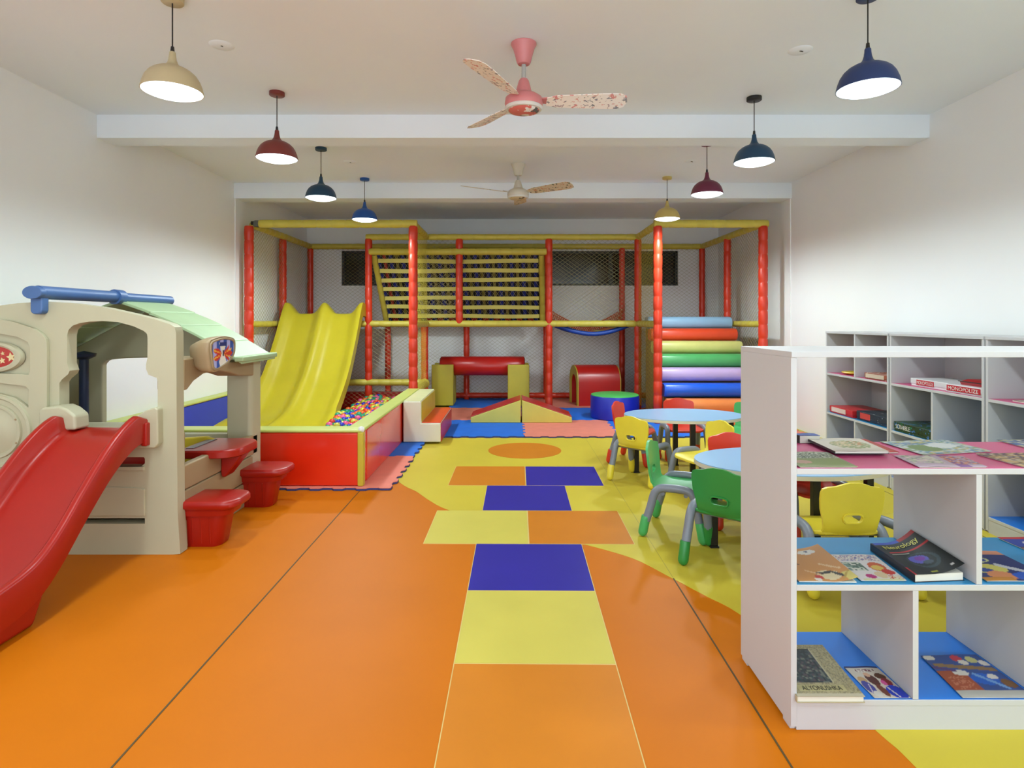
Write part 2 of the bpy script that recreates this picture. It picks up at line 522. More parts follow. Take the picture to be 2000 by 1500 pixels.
fan(.072, 3.676, math.radians(3), 2.618, blade_pr, pink_m, fanface, 'pink ceiling fan with printed white blades')
fan(.066, 6.49, math.radians(327), 2.655, blade_br, fanw_m, fanface2, 'cream ceiling fan with brown patterned blades behind the first beam', .66)
for (x, y, lb) in ((1563, 98, 'round white ceiling cover plate beside the navy lamp'), (433, 88, 'faint round ceiling cover plate beside the cream lamp'),
                   (684, 316, 'small round ceiling cover plate behind the brick red lamp'), (1350, 314, 'small round ceiling cover plate beside the plum lamp')):
    Y = 1.7*F/(HY-y); X = (x-HX)*Y/F
    t = thing('ceiling_plate', lb, 'cover plate', (X, Y, 2.985), 0, 'round ceiling cover plates')
    MB().lathe([(.001,2.994), (.066,2.994), (.073,2.9995)], (X,Y,0), 28).build('disc', ceil_m, t, smooth=40)
    MB().tube([(X-.005,Y,2.995), (X+.012,Y-.012,2.985)], .003, 6).build('wire_stub', dark_m, t)

# ------------------------------------------------------------------ print helpers
def paint(base, shapes):
    """flat print: list of (kind, ...) shapes over a base colour; u runs across, v away from the reader"""
    def fn(u, v):
        c = base
        for s in shapes:
            if s[0] == 'e':
                if ((u-s[1])/s[3])**2+((v-s[2])/s[4])**2 < 1: c = s[5]
            elif s[0] == 'r':
                if s[1] <= u <= s[3] and s[2] <= v <= s[4]: c = s[5]
            elif s[0] == 'l':      # line from (x0,y0) to (x1,y1) of half width w
                x0, y0, x1, y1, w_, cc = s[1:]
                dx, dy = x1-x0, y1-y0
                t_ = max(0, min(1, ((u-x0)*dx+(v-y0)*dy)/(dx*dx+dy*dy+1e-9)))
                if math.hypot(u-x0-t_*dx, v-y0-t_*dy) < w_: c = cc
            elif s[0] == 'n':      # speckle of colours inside a rectangle
                x0, y0, x1, y1, cell, cols = s[1:]
                if x0 <= u <= x1 and y0 <= v <= y1:
                    h = int(abs(math.sin(math.floor(u/cell)*12.9898+math.floor(v/cell)*78.233)*43758.5453) % 1*len(cols))
                    c = cols[h] or c
        return c
    return fn

def colorize(o, fn):
    me = o.data
    a = me.color_attributes.new('print', 'FLOAT_COLOR', 'POINT')
    for i, v in enumerate(me.vertices):
        a.data[i].color = rgb(fn(v.co))

def text_geo(s):
    cu = bpy.data.curves.new('t', 'FONT'); cu.body = s
    o = bpy.data.objects.new('t', cu); COL.objects.link(o)
    dg = bpy.context.evaluated_depsgraph_get()
    me = o.evaluated_get(dg).to_mesh()
    vv = [tuple(v.co) for v in me.vertices]; ff = [tuple(p.vertices) for p in me.polygons]
    o.evaluated_get(dg).to_mesh_clear()
    bpy.data.objects.remove(o); bpy.data.curves.remove(cu)
    xs = [v[0] for v in vv]; ys = [v[1] for v in vv]
    x0, x1, y0, y1 = min(xs), max(xs), min(ys), max(ys)
    return [((v[0]-x0)/(x1-x0), (v[1]-y0)/(y1-y0)) for v in vv], ff

def lettering(s, fn, mat, parent, local=False):
    vv, ff = text_geo(s)
    return MB().add([fn(u, v) for u, v in vv], ff).build('lettering', mat, parent, local=local)

def padded(mb, p0, p1, r, seg=.175, n=12):
    p0, p1 = Vector(p0), Vector(p1); L = (p1-p0).length
    k = max(1, round(L/seg)); path = []; rad = []
    for i in range(k):
        j = random.uniform(.97, 1.03)
        for t, q in ((.0, .90), (.07, .99), (.5, 1.03*j), (.93, .99)):
            path.append(p0.lerp(p1, (i+t)/k)); rad.append(r*q)
    path.append(p1); rad.append(r*.9)
    return mb.tube(path, rad, n)

# ------------------------------------------------------------------ soft play frame
frame = thing('soft_play_frame', 'padded climbing frame of red posts and yellow rails with netting along the back wall', 'play frame', (0, 8.7, 0))
Y0, Y1, Y2, ZT, ZM = 7.53, 8.72, 9.82, 2.52, 1.26
def post(x, y, z0=.02, z1=ZT-.03, r=.052):
    padded(MB(), (x,y,z0), (x,y,z1), r).build('post', redpad, frame, smooth=50)
def rail(p0, p1, r=.045, m=None):
    padded(MB(), p0, p1, r).build('rail', m or yelpad, frame, smooth=50)
XA, XB, XC, XD = -3.30, -1.24, 1.83, 3.15
post(XA, Y0, r=.056); post(XB, Y0, r=.056); post(XC, Y0, r=.056); post(XD, Y0, r=.056)
post(-3.33, Y1); post(-2.083, Y1); post(XB-.03, Y1, .02, ZM); post(-.766, Y1, ZM); post(.536, Y1); post(XC, Y1); post(XD-.02, Y1)
for x in (XA, -2.03, -.744, .56, 1.80, XD-.04):
    post(x, Y2, r=.048)
# top rails
rail((XA+.13, Y0, ZT), (XB+.05, Y0, ZT), .05); rail((XC-.05, Y0, ZT), (XD+.06, Y0, ZT), .05)
MB().tube([(XA+.03,Y0,ZT+.01), (XA+.17,Y0,ZT)], .024, 10).build('rail_clamp', black_m, frame)
MB().lathe([(.03,-.04), (.045,-.03), (.045,.03), (.03,.04)], (XA+.10,Y0,ZT), 10).build('rail_clamp', M('clamp_steel', (96,100,96), .4), frame)
rail((XA, Y0+.1, ZT), (XA, Y2, ZT)); rail((XD, Y0, ZT), (XD-.04, Y2, ZT)); rail((XB, Y0, ZT), (XB, Y1, ZT)); rail((XC, Y0, ZT), (XC, Y1, ZT))
rail((-2.12, Y1, ZT), (XC, Y1, ZT)); rail((XA, Y2, ZT), (XD-.04, Y2, ZT))
# middle rails
rail((XA, Y1, ZM), (XB, Y1, ZM)); rail((XB, Y1, ZM), (XC, Y1, ZM), .048); rail((XC, Y1-.02, ZM), (XD, Y1-.02, ZM)); rail((XA, Y0, ZM), (XA, Y1, ZM), .04); rail((XD, Y0, ZM), (XD, Y1, ZM), .04)
rail((XB, Y0, ZM), (XB, Y1, ZM)); rail((XC, Y0, ZM), (XC, Y1, ZM))
rail((-2.6, Y1-.02, .41), (XB-.03, Y1-.02, .41), .048)
MB().sphere((XB-.02, Y1-.05, .40), .07, 14, 9).build('corner_ball', yelpad, frame, smooth=60)
rail((XB-.02, Y1-.05, .40), (XB, Y0+.35, .40), .05)
rail((XA, Y2, .085), (XD, Y2, .085), .045, redpad)
# decks behind the middle rail
for (x0, x1) in ((XA, -2.06), (XC+.04, XD-.06)):
    MB().box(x0, x1, Y1+.06, Y2-.06, ZM-.03, ZM+.015).build('deck_pad', redv2, frame, bevel=.01)
# netting
def net(o, ux, w_, h, pitch=.082, ratio=.70, r=.0017, m=None, name='safety_net'):
    """diamond netting in the plane through o spanned by ux and the vertical"""
    o = Vector(o); ux = Vector(ux).normalized(); uz = Vector((0,0,1)); nn = ux.cross(uz)
    mb = MB(); sl = ratio
    for sgn in (1, -1):
        c = -h/sl if sgn > 0 else 0
        end = w_ if sgn > 0 else w_+h/sl
        c += random.uniform(0, pitch)
        while c < end:
            # x = c + sgn * z / sl, clipped to the panel
            za, zb = 0.0, h
            if sgn > 0:
                za = max(za, -c*sl); zb = min(zb, (w_-c)*sl)
            else:
                za = max(za, (c-w_)*sl); zb = min(zb, c*sl)
            if zb-za > .02:
                a = o+ux*(c+sgn*za/sl)+uz*za; b_ = o+ux*(c+sgn*zb/sl)+uz*zb
                d = (b_-a).normalized(); s_ = d.cross(nn).normalized()
                vv = []; ff = []
                k = max(1, int((b_-a).length/.16))
                for j in range(k+1):
                    p = a.lerp(b_, j/k)
                    vv += [p+s_*r, p-s_*r*.5+nn*r*.87, p-s_*r*.5-nn*r*.87]
                    if j:
                        q = 3*j-3
                        ff += [(q,q+1,q+4,q+3), (q+1,q+2,q+5,q+4), (q+2,q,q+3,q+5)]
                mb.add(vv, ff)
            c += pitch
    mb.build(name, m or net_m, frame)
net((XA, Y2+.05, .1), (1,0,0), XD-XA, ZT-.12)
net((XA-.0, Y0+.05, .5), (0,1,0), Y2-Y0, ZT-.52)
net((XD, Y0+.05, .1), (0,1,0), Y2-Y0, ZT-.12)
net((XB, Y0+.05, .45), (0,1,0), Y1-Y0, ZT-.47, m=yelpad)
net((XC, Y0+.05, .1), (0,1,0), Y1-Y0, ZT-.12, m=yelpad)
net((-2.083, Y1, .42), (1,0,0), .84, ZM-.44, m=netl_m)
net((-2.6, Y1, .06), (1,0,0), 1.33, .33, m=netl_m)
net((.536, Y1, ZM), (1,0,0), XC-.536, ZT-ZM-.04, m=netl_m)
net((XB, Y1+.02, ZM), (1,0,0), .5, ZT-ZM-.04, m=netl_m)
# cargo climbing wall leaning back behind the middle row
def cw(u, t, off=0.0):
    """u 0..1 across, t 0 top .. 1 bottom"""
    xa = -2.02+.04*t; xb = .43+.05*t
    return Vector((xa+(xb-xa)*u, 8.74+.74*t+off, 2.30-1.02*t))
wall_t = MB(); padded(wall_t, (-2.07, 8.70, 2.305), (.50, 8.70, 2.305), .05); wall_t.build('climber_top_rail', yelpad, frame, smooth=50)
for u in (0, 1):
    padded(MB(), cw(u, .03), cw(u, 1.0), .043).build('climber_side_rail', yelpad, frame, smooth=50)
sag = lambda u: .005*math.sin(u*9)-.006*math.sin(u*PI)
for k in range(7):
    t_ = .115+k*.131
    path = [cw(.02+.96*i/24, t_)+Vector((0, -.015, sag(.02+.96*i/24+k*.3))) for i in range(25)]
    rings = []
    for p in path:
        rings.append([p+Vector((0,-.010,-.030)), p+Vector((0,.010,-.030)), p+Vector((0,.010,.030)), p+Vector((0,-.010,.030))])
    MB().loft(rings).build('climbing_belt', yelpad, frame, smooth=40)
navy_b = M('navy_belt', (16, 22, 70), .6, .15, 30); royal_b = M('royal_blue_belt', (22, 42, 130), .6, .1, 30)
oliv_b = M('olive_belt', (128, 116, 44), .6); redb = M('red_belt', (170, 50, 34), .6); black_b = M('black_belt', (12, 13, 22), .7)
bk = MB().add([cw(.01,.01,.05), cw(.99,.01,.05), cw(.99,.99,.05), cw(.01,.99,.05), cw(.01,.01,.06), cw(.99,.01,.06), cw(.99,.99,.06), cw(.01,.99,.06)],
              [(0,1,2,3), (7,6,5,4), (0,4,5,1), (1,5,6,2), (2,6,7,3), (3,7,4,0)])
bk.build('climber_backing', black_b, frame)
NV = 27
for i in range(NV):
    u0 = .012+.976*i/NV; u1 = u0+.976/NV*(.58 if i % 2 == 0 else .5)
    m = royal_b if i % 2 == 0 else oliv_b
    if i == 1: m = redb
    mb = MB(); nT = 14
    vv = []
    for j in range(nT+1):
        t_ = .01+.98*j/nT; o_ = .030+.012*math.sin(j*2.1+i*1.7)
        vv += [cw(u0, t_, o_), cw(u1, t_, o_), cw(u1, t_, o_+.006), cw(u0, t_, o_+.006)]
    mb.loft([vv[4*j:4*j+4] for j in range(nT+1)])
    mb.build('upright_belt', m, frame, smooth=40)
for i in range(13):     # red lower blocks showing under the last belt
    u0 = .04+.94*i/13
    a, b_, c_, d_ = cw(u0, .93, .02), cw(u0+.036, .93, .02), cw(u0+.036, .99, .02), cw(u0, .99, .02)
    y_ = Vector((0,.008,0))
    MB().add([a, b_, c_, d_, a+y_, b_+y_, c_+y_, d_+y_], [(0,1,2,3)[::-1], (4,5,6,7), (0,1,5,4), (1,2,6,5), (2,3,7,6), (3,0,4,7)]).build('red_tab', redb, frame)
# light rope net hung over the climbing wall
mb = MB()
for sgn in (1, -1):
    for i in range(-14, 40):
        a0 = i/38.0
        ps = []
        for t_ in (0.0, 1.0):
            ps.append((a0+sgn*t_*.30+(0 if sgn > 0 else .0), t_))
        (ua, ta), (ub, tb) = ps
        def clip(u, t_, u2, t2):
            if u < .01: t_ += (.01-u)/(u2-u)*(t2-t_); u = .01
            if u > .99: t_ += (.99-u)/(u2-u)*(t2-t_); u = .99
            return u, t_
        if max(ua, ub) < .02 or min(ua, ub) > .98: continue
        A = clip(ua, ta, ub, tb); B = clip(ub, tb, ua, ta)
        if B[1]-A[1] < .03: continue
        mb.tube([cw(A[0]+(B[0]-A[0])*j/6, A[1]+(B[1]-A[1])*j/6, .018) for j in range(7)], .0022, 3, False)
mb.build('rope_net', netl_m, frame)
# hanging bridge in the bay next to the climbing wall
def bz(u): return ZM+.03-.16*math.sin(u*PI)
bx = lambda u: .59+(1.78-.59)*u
pl_m = [M('bridge_orange', (224, 110, 50), .5), yelpad, M('bridge_blue', (20, 70, 170), .45)]
for k in range(9):
    u = (k+.5)/9
    th = math.atan2(bz(u+.02)-bz(u-.02), (bx(u+.02)-bx(u-.02)))
    c = Vector((bx(u), 9.2, bz(u))); dx = Vector((math.cos(th), 0, math.sin(th)))*.058; dz = Vector((-math.sin(th), 0, math.cos(th)))*.014
    vv = []
    for y in (8.80, 9.62):
        for (a_, d_) in ((-1,-1), (1,-1), (1,1), (-1,1)):
            p = c+dx*a_+dz*d_; vv.append((p.x, y, p.z))
    MB().add(vv, [(0,1,2,3), (7,6,5,4), (0,4,5,1), (1,5,6,2), (2,6,7,3), (3,7,4,0)]).build('bridge_plank', pl_m[k % 2], frame)
for y in (8.79, 9.63):
    MB().tube([(bx(i/16), y, bz(i/16)-.02) for i in range(17)], .034, 10).build('bridge_edge_tube', pl_m[2], frame, smooth=50)
br = M('bridge_net_orange', (206, 96, 40), .8)
mb = MB()
for y in (9.66,):
    for i in range(40):
        u0 = i/40; u1 = min(1, u0+.06); u2 = max(0, u0-.06)
        hh = lambda u: bz(u)+.12+.26*abs(u-.5)**1.5
        mb.tube([(bx(u0), y, bz(u0)), (bx(u1), y, hh(u1))], .007, 4, False)
        mb.tube([(bx(u0), y, bz(u0)), (bx(u2), y, hh(u2))], .007, 4, False)
mb.build('bridge_net', br, frame)

# ------------------------------------------------------------------ double wave slide in the ball pit
path = catmull([(8.70, 1.385), (8.58, 1.40), (8.46, 1.35), (8.12, .90), (7.79, .53), (7.45, .275), (7.19, .140), (6.95, .09), (6.70, .07), (6.50, .06)], 5)
sl = MB(); NS = 48; rings = []
for i, (y, z) in enumerate(path):
    t_ = i/(len(path)-1)
    A = .175*(1-t_)+.075*t_
    if i < 5: A *= .80+.04*i
    top = []; bot = []
    for k in range(NS+1):
        s_ = -1.045+2.09*k/NS
        x = -2.67+s_*(.53+max(0, 7.25-y)*.17)
        h = A*abs(math.cos(PI*min(1, max(-1, s_))))**6
        top.append((x, y, z+h))
    ring = top + [(top[-1][0]+.004, y, z-.03), (top[0][0]-.004, y, z-.03)]
    rings.append(ring)
sl.loft(rings)
so = sl.build('wave_slide', slide_y, None, smooth=50)
tag(so, 'yellow double lane wave slide running down into the ball pit', 'slide')

# ------------------------------------------------------------------ ball pit
pit = thing('ball_pit', 'padded ball pit with red front wall and lime green top edge', 'ball pit', (-2.2, 6, 0))
ZP = .435
MB().box(-3.40, -1.165, 4.645, 4.80, .022, ZP).build('front_wall', pitred, pit, bevel=.012)
MB().box(-3.41, -1.16, 4.635, 4.81, ZP, ZP+.025).build('front_wall_cap', lime_m, pit, bevel=.010)
MB().box(-1.285, -1.160, 4.80, 7.46, .022, ZP).build('side_wall', pitred, pit, bevel=.010)
MB().box(-1.300, -1.152, 4.70, 7.47, ZP+.001, ZP+.027).build('side_wall_cap', lime_m, pit, bevel=.010)
MB().box(-1.195, -1.150, 4.634, 4.70, .022, ZP+.004).build('corner_strip', pityel, pit, bevel=.008)
MB().sphere((-1.17, 4.66, ZP+.022), .026, 12, 8).build('corner_cap', white_m, pit, smooth=60)
MB().box(-3.41, -3.29, 4.80, 9.70, .022, ZP).build('far_side_wall', pitblue, pit, bevel=.010)
MB().box(-3.415, -3.28, 4.80, 9.70, ZP, ZP+.025).build('far_side_wall_cap', lime_m, pit, bevel=.010)
MB().box(-3.28, -1.30, 8.80, 8.90, .022, .26).build('rear_wall', redv2, pit, bevel=.010)
# balls
bc = {'orange': (236, 112, 40), 'blue': (24, 44, 190), 'green': (30, 150, 110), 'yellow': (214, 206, 70), 'pink': (236, 96, 150), 'red': (226, 52, 30)}
bm = {}
for k, c in bc.items():
    m_ = MB().sphere((0,0,0), .037, 14, 9).build('ball', M('ball_'+k, c, .28), None, smooth=80)
    bm[k] = m_.data; bpy.data.objects.remove(m_)
names = list(bc); nb = 0
y = 6.02; row = 0
low = MB(); low_m = [M('ball_'+k, (0,0,0)) for k in names]
while y < 8.76:
    x = -2.13+(.037 if row % 2 else 0)
    while x < -1.33:
        if x > -2.10+max(0, 7.25-y)*.19:
            low.cur = random.randrange(len(names))
            low.sphere((x+.03, y+.03, .125), .034, 8, 6)
            if x < -1.62 and nb < 300:
                k = random.choice(names)
                o = bpy.data.objects.new('ball', bm[k]); COL.objects.link(o)
                o.location = (x+random.uniform(-.008, .008), y+random.uniform(-.008, .008), .17+random.uniform(-.01, .022)+.02*math.sin(x*9+y*3))
                tag(o, k+' hollow plastic ball lying in the ball pit beside the slide', 'ball', k+' balls in the ball pit')
                nb += 1
        x += .074
    y += .066; row += 1
o = low.build('ball_layer', low_m, None, smooth=80)
tag(o, 'mixed coloured plastic balls filling the bottom of the ball pit', 'balls', None, 'stuff')

# ------------------------------------------------------------------ foam mats
def mat_outline(x0, x1, y0, y1, p=.0892, d=.014, g=.0015):
    pts = []
    def edge(fixed, a, b_, horiz):
        n = round(abs(b_-a)/p); out = []
        for i in range(n):
            s_ = d if (i % 2 == 0) else -d
            if i == 0 or i == n-1: s_ = 0
            ta = a+(b_-a)*(i+.12)/n; tb = a+(b_-a)*(i+.88)/n
            for t_ in (ta, tb):
                out.append((t_, fixed+s_) if horiz else (fixed+s_, t_))
        return out
    pts += edge(y0+g, x0+g, x1-g, True)
    pts += edge(x1-g, y0+g, y1-g, False)
    pts += edge(y1-g, x0+g, x1-g, True)[::-1]
    pts += edge(x0+g, y0+g, y1-g, False)[::-1]
    # the two reversed edges run the other way round
    n1 = len(edge(0, 0, x1-x0-2*g, True)); n2 = len(edge(0, 0, y1-y0-2*g, False))
    return pts
def foam_mat(x0, y0, colour, label, w_=1.07, h=1.09):
    t = thing('foam_mat', label, 'foam mat', (x0+w_/2, y0+h/2, 0), 0, 'interlocking foam mats')
    op = mat_outline(x0, x0+w_, y0, y0+h)
    mb = MB(); mb.prism(op, .001, .016, 'z'); mb.build('mat_body', matedge, t)
    mb = MB(); mb.prism(op, .016, .021, 'z'); mb.build('mat_surface', matpink if colour == 'pink' else matblue, t)
foam_mat(-2.0, 4.60, 'pink', 'salmon pink foam mat beside the ball pit wall, frontmost mat')
foam_mat(-2.0, 5.69, 'blue', 'blue foam mat between the ball pit wall and the cream foam step')
foam_mat(-3.07, 4.60, 'blue', 'blue foam mat under the red front wall of the ball pit')
RC = [6.665, 7.755, 8.845]; CC = [-.93, .14, 1.21, 2.28]
ml = [['blue foam mat in front of the wedge ramp beside the cream step', 'salmon pink foam mat in the front row next to the yellow chair', 'blue foam mat in the front row under the blue drum', 'salmon pink foam mat in front of the foam stairs'],
      ['salmon pink foam mat between the wedge ramps and the yellow cradle block', 'blue foam mat behind the wedge ramp next to the drum', 'salmon pink foam mat behind the blue drum', 'blue foam mat under the foam stairs'],
      ['blue foam mat under the red roller', 'salmon pink foam mat in front of the red tunnel', 'blue foam mat against the back wall right of the tunnel', 'salmon pink foam mat in the corner behind the foam stairs']]
for r in range(3):
    for c in range(4):
        foam_mat(CC[c], RC[r], 'blue' if (r+c) % 2 == 0 else 'pink', ml[r][c])
MZ = .022

# ------------------------------------------------------------------ soft blocks
t = thing('foam_step', 'cream L shaped foam step with orange tread beside the ball pit', 'foam step', (-.96, 6.9, 0))
MB().prism([(-1.148,MZ), (-.753,MZ), (-.753,.222), (-.958,.222), (-.958,.452), (-1.148,.452)], 6.32, 7.44, 'y').build('body', cream_v, t, bevel=.012)
MB().box(-.955, -.755, 6.34, 7.43, .2225, .232).build('tread', M('orange_red_vinyl', (240, 74, 24), .3), t, bevel=.004)
MB().box(-.957, -.952, 6.345, 7.43, .236, .446).build('riser', pityel, t)
MB().box(-1.144, -.962, 6.335, 7.43, .4525, .4575).build('top_pad', M('pale_lime_vinyl', (224, 226, 170), .4), t, bevel=.002)
MB().box(-.7525, -.748, 6.335, 7.43, MZ+.003, .216).build('low_riser', redv2, t)
for sx, lb in ((-1, 'triangular foam wedge ramp rising towards the middle, next to the cream step'), (1, 'triangular foam wedge ramp falling towards the blue drum')):
    cx = .117
    t = thing('wedge_ramp', lb, 'wedge ramp', (cx+sx*.32, 7.77, 0), 0, 'pair of foam wedge ramps')
    xa, xb = cx+sx*.008, cx+sx*.636
    MB().prism([(xa,MZ), (xb,MZ), (xb,MZ+.068), (xa,MZ+.285)], 7.535, 8.0, 'y').build('body', M('wedge_yellow', (216, 204, 92), .4), t, bevel=.008)
    MB().prism([(xa,MZ+.287), (xb,MZ+.070), (xb,MZ+.077), (xa,MZ+.294)], 7.54, 7.995, 'y').build('slope_pad', redv2, t, bevel=.003)
def cradle(x0, x1, label):
    t = thing('cradle_block', label, 'foam block', ((x0+x1)/2, 9.2, 0), 0, 'foam cradle blocks under the roller')
    yc, zc, r = 9.27, .605, .152
    pts = [(9.04,MZ), (9.50,MZ), (9.50,.64)]
    for k in range(17):
        a = .25-(PI+.5)*k/16*1.0
        pts.append((yc+r*math.cos(a), min(.64, zc+r*math.sin(a))))
    pts.append((9.04, .64))
    pts = [pts[0], pts[1], pts[2]]+[p for p in pts[3:-1]]+[pts[-1]]
    MB().prism(pts, x0, x1, 'x').build('body', olive_v, t, bevel=.010)
    MB().box(x0+.01, x1-.01, 9.034, 9.042, MZ+.01, .63).build('front_pad', olive_v, t)
cradle(-1.213, -.885, 'yellow foam cradle block carrying the roller end near the ball pit')
cradle(-.065, .262, 'yellow foam cradle block carrying the roller end near the tunnel')
t = thing('foam_roller', 'long red foam roller resting on two yellow blocks', 'foam roller', (-.44, 9.27, .455))
mb = MB(); R_ = .147
prof = [(-1.101,.02), (-1.0995,R_-.012), (-1.088,R_), (-.4,R_), (.178,R_), (.1895,R_-.012), (.191,.02)]
mb.tube([(p[0], 9.27, .607) for p in prof], [p[1] for p in prof], 36)
mb.build('roller_body', redv2, t, smooth=50)
for x in (-1.104, .194):
    MB().tube([(x-.003,9.27,.607), (x+.003,9.27,.607)], R_-.02, 30).build('end_disc', M('roller_end', (150, 26, 24), .4), t)
# tunnel
t = thing('foam_tunnel', 'red vinyl foam tunnel arch with yellow ends', 'foam tunnel', (1.27, 9.29, 0))
def tun(y, z, l, rot=.16):
    x_ = l; c, s_ = math.cos(rot), math.sin(rot)
    return (1.27+x_*c-(y)*s_*1.0, 9.29+x_*s_*.35+y*c, z)
def arch(r, h, n=20):
    return [(-r, MZ)]+[(-r*math.cos(PI*k/n), h+r*math.sin(PI*k/n)) for k in range(n+1)]+[(r, MZ)]
ao, ai = arch(.25, .375), arch(.155, .33)
def shell(mb, o_, i_, l0, l1):
    n = len(o_); vv = []
    for l in (l0, l1):
        vv += [tun(p[0], p[1], l) for p in o_]+[tun(p[0], p[1], l) for p in i_]
    fs = []
    for k in range(n-1):
        fs += [(k,k+1,2*n+k+1,2*n+k), (n+k,3*n+k,3*n+k+1,n+k+1), (k,n+k,n+k+1,k+1), (2*n+k,2*n+k+1,3*n+k+1,3*n+k)]
    fs += [(0,2*n,3*n,n), (n-1,2*n-1,4*n-1,3*n-1)]
    return mb.add(vv, fs)
shell(MB(), ao, ai, -.31, .33).build('arch_body', redv2, t, smooth=50)
shell(MB(), arch(.244, .375), ai, -.325, -.31).build('end_pad', olive_v, t, smooth=50)
shell(MB(), arch(.244, .375), ai, .33, .345).build('end_pad', olive_v, t, smooth=50)
# drum
t = thing('foam_drum', 'round blue foam drum with a green top', 'foam drum', (1.365, 7.97, MZ))
MB().lathe([(.001,0), (.31,0), (.32,.01), (.32,.285), (.313,.297), (.001,.297)], (1.365,7.97,MZ), 48).build('drum_body', dblue, t, smooth=40)
MB().lathe([(.314,.296), (.312,.306), (.300,.311), (.001,.311)], (1.365,7.97,MZ), 48).build('drum_top', dgreen, t, smooth=40)
# foam stairs in the right bay
st = [((150,190,222), 8.49, 1.275, 'pale blue'), ((232,76,40), 8.29, 1.113, 'orange red'), ((218,214,128), 8.11, .947, 'pale yellow'), ((84,178,104), 7.92, .782, 'green'),
      ((206,178,226), 7.74, .615, 'lilac'), ((18,94,224), 7.56, .432, 'bright blue'), ((244,140,70), 7.38, .258, 'orange')]
base = thing('foam_stairs', 'foam staircase of stacked coloured vinyl steps inside the netted bay', 'foam stairs', (2.5, 8.0, 0))
MB().prism([(7.50,MZ), (8.66,MZ), (8.66,1.26), (8.46,1.20), (7.50,.20)], 1.93, 3.02, 'x').build('stair_core', M('core_vinyl', (150,120,80), .6), base)
for col, y, z, nm in st:
    m = M('stair_'+nm.replace(' ', '_'), col, .33, .05, 6, .2, 9)
    xa, xb = 1.90, 3.08
    out = rrect(y, z, .235, .172, .075, 6)
    out2 = [((p[0]-y)*.9+y, (p[1]-z)*.9+z) for p in out]
    rings = []
    for (x, o_) in ((xa,out2), (xa+.025,out), (xb-.025,out), (xb,out2)):
        rings.append([(x, p[0], p[1]) for p in o_])
    o = MB().loft(rings).build('step_roll', m, base, smooth=50)
    o['label'] = nm+' vinyl step roll'
MB().box(1.92, 3.06, 7.30, 7.52, MZ, .19).build('bottom_step', M('stair_orange', (244,140,70)), base, bevel=.02)
# ------------------------------------------------------------------ playhouse
house = thing('playhouse', 'beige plastic playhouse with pale green roof and blue ridge beam', 'playhouse', (-2.6, 3.9, 0))
HF = 3.34
def hp(x, y): return ((x-HX)*HF/F, CH-(y-HY)*HF/F)
right = [hp(352,1078), hp(347,1000), hp(345,800), hp(344,650), hp(341,639), hp(332,633), hp(300,623), hp(250,611), hp(200,600), hp(140,592), hp(86,589)]
right[0] = (right[0][0], .004)
XRG = -2.60
left = [(2*XRG-p[0], p[1]) for p in right[::-1]]
outl = [(hp(338,1083)[0], .0)] + right + left + [(2*XRG-hp(338,1083)[0], 0.0)]
door = [hp(*p) for p in [(131,655), (134,644), (142,636), (156,631), (175,628), (200,627), (230,629), (260,637), (280,646), (287,652), (288,660), (288,700), (285,712), (285,720), (290,732), (306,738), (308,745), (308,842), (116,842), (116,748), (121,741), (133,731), (136,724), (131,710)]]
slot1 = [hp(*p) for p in [(180,893), (281,893), (283,896), (283,905), (276,911), (180,911)]]
slot2 = [hp(*p) for p in [(100,1012), (283,1012), (283,1023), (100,1023)]]
MB().sheet(outl, [door, slot1, slot2], lambda u, v: (u, HF, v), lambda u, v: (u, HF+.075, v)).build('front_panel', cream_p, house, bevel=.010, bseg=3)
MB().sheet([hp(*p) for p in [(284,955), (284,1008), (90,1008), (90,955), (150,951), (220,950), (270,952)]], [], lambda u, v: (u, HF-.008, v), lambda u, v: (u, HF+.01, v)).build('kick_panel', cream_p, house, bevel=.006)
MB().box(hp(150,0)[0], hp(283,0)[0], HF-.012, HF+.02, hp(0,919)[1], hp(0,911)[1]).build('slot_ledge', cream_p, house, bevel=.004)
MB().box(-2.9, -1.93, 3.50, 3.54, .02, .64).build('inner_skirt', tan_p, house)
MB().box(hp(200,0)[0], -1.99, HF+.06, HF+.12, .42, .56).build('slide_stiffener', red_p, house)
# moulded door beside the slide opening
dout = [hp(*p) for p in catmull([(97,1000), (97,800), (97,680), (92,658), (76,644), (52,635), (20,626), (-30,622), (-90,626), (-125,640), (-135,680), (-135,800), (-135,1000)], 4)]
h1 = [hp(*p) for p in [(61,731), (64,725), (64,680), (60,668), (40,658), (0,651), (-50,655), (-95,668), (-100,690), (-98,731), (-20,727)]]
h2 = [hp(*p) for p in [(61,795), (62,760), (56,754), (0,747), (-60,749), (-98,756), (-98,795), (-80,785), (-40,772), (0,767), (35,776)]]
dp = MB().sheet(dout, [h1, h2], lambda u, v: (u, HF-.022, v), lambda u, v: (u, HF-.0005, v)).build('door_panel', cream_p, house, bevel=.009, bseg=3)
def ring_y(name, mat, c, prof, sx=1.0, seg=40, parent=None):
    """rings about the y axis at front depth: prof of (radius, y)"""
    rs = [[(c[0]+r*sx*math.cos(2*PI*k/seg), y, c[1]+r*math.sin(2*PI*k/seg)) for k in range(seg)] for r, y in prof]
    return MB().loft(rs, False, True).build(name, mat, parent or house, smooth=50)
ring_y('porthole', cream_p, hp(-2,841), [(.204,HF-.020), (.200,HF-.034), (.186,HF-.036), (.178,HF-.026), (.152,HF-.026), (.148,HF-.038), (.134,HF-.038), (.128,HF-.028), (.118,HF-.030), (.08,HF-.046), (.01,HF-.05)], parent=dp)
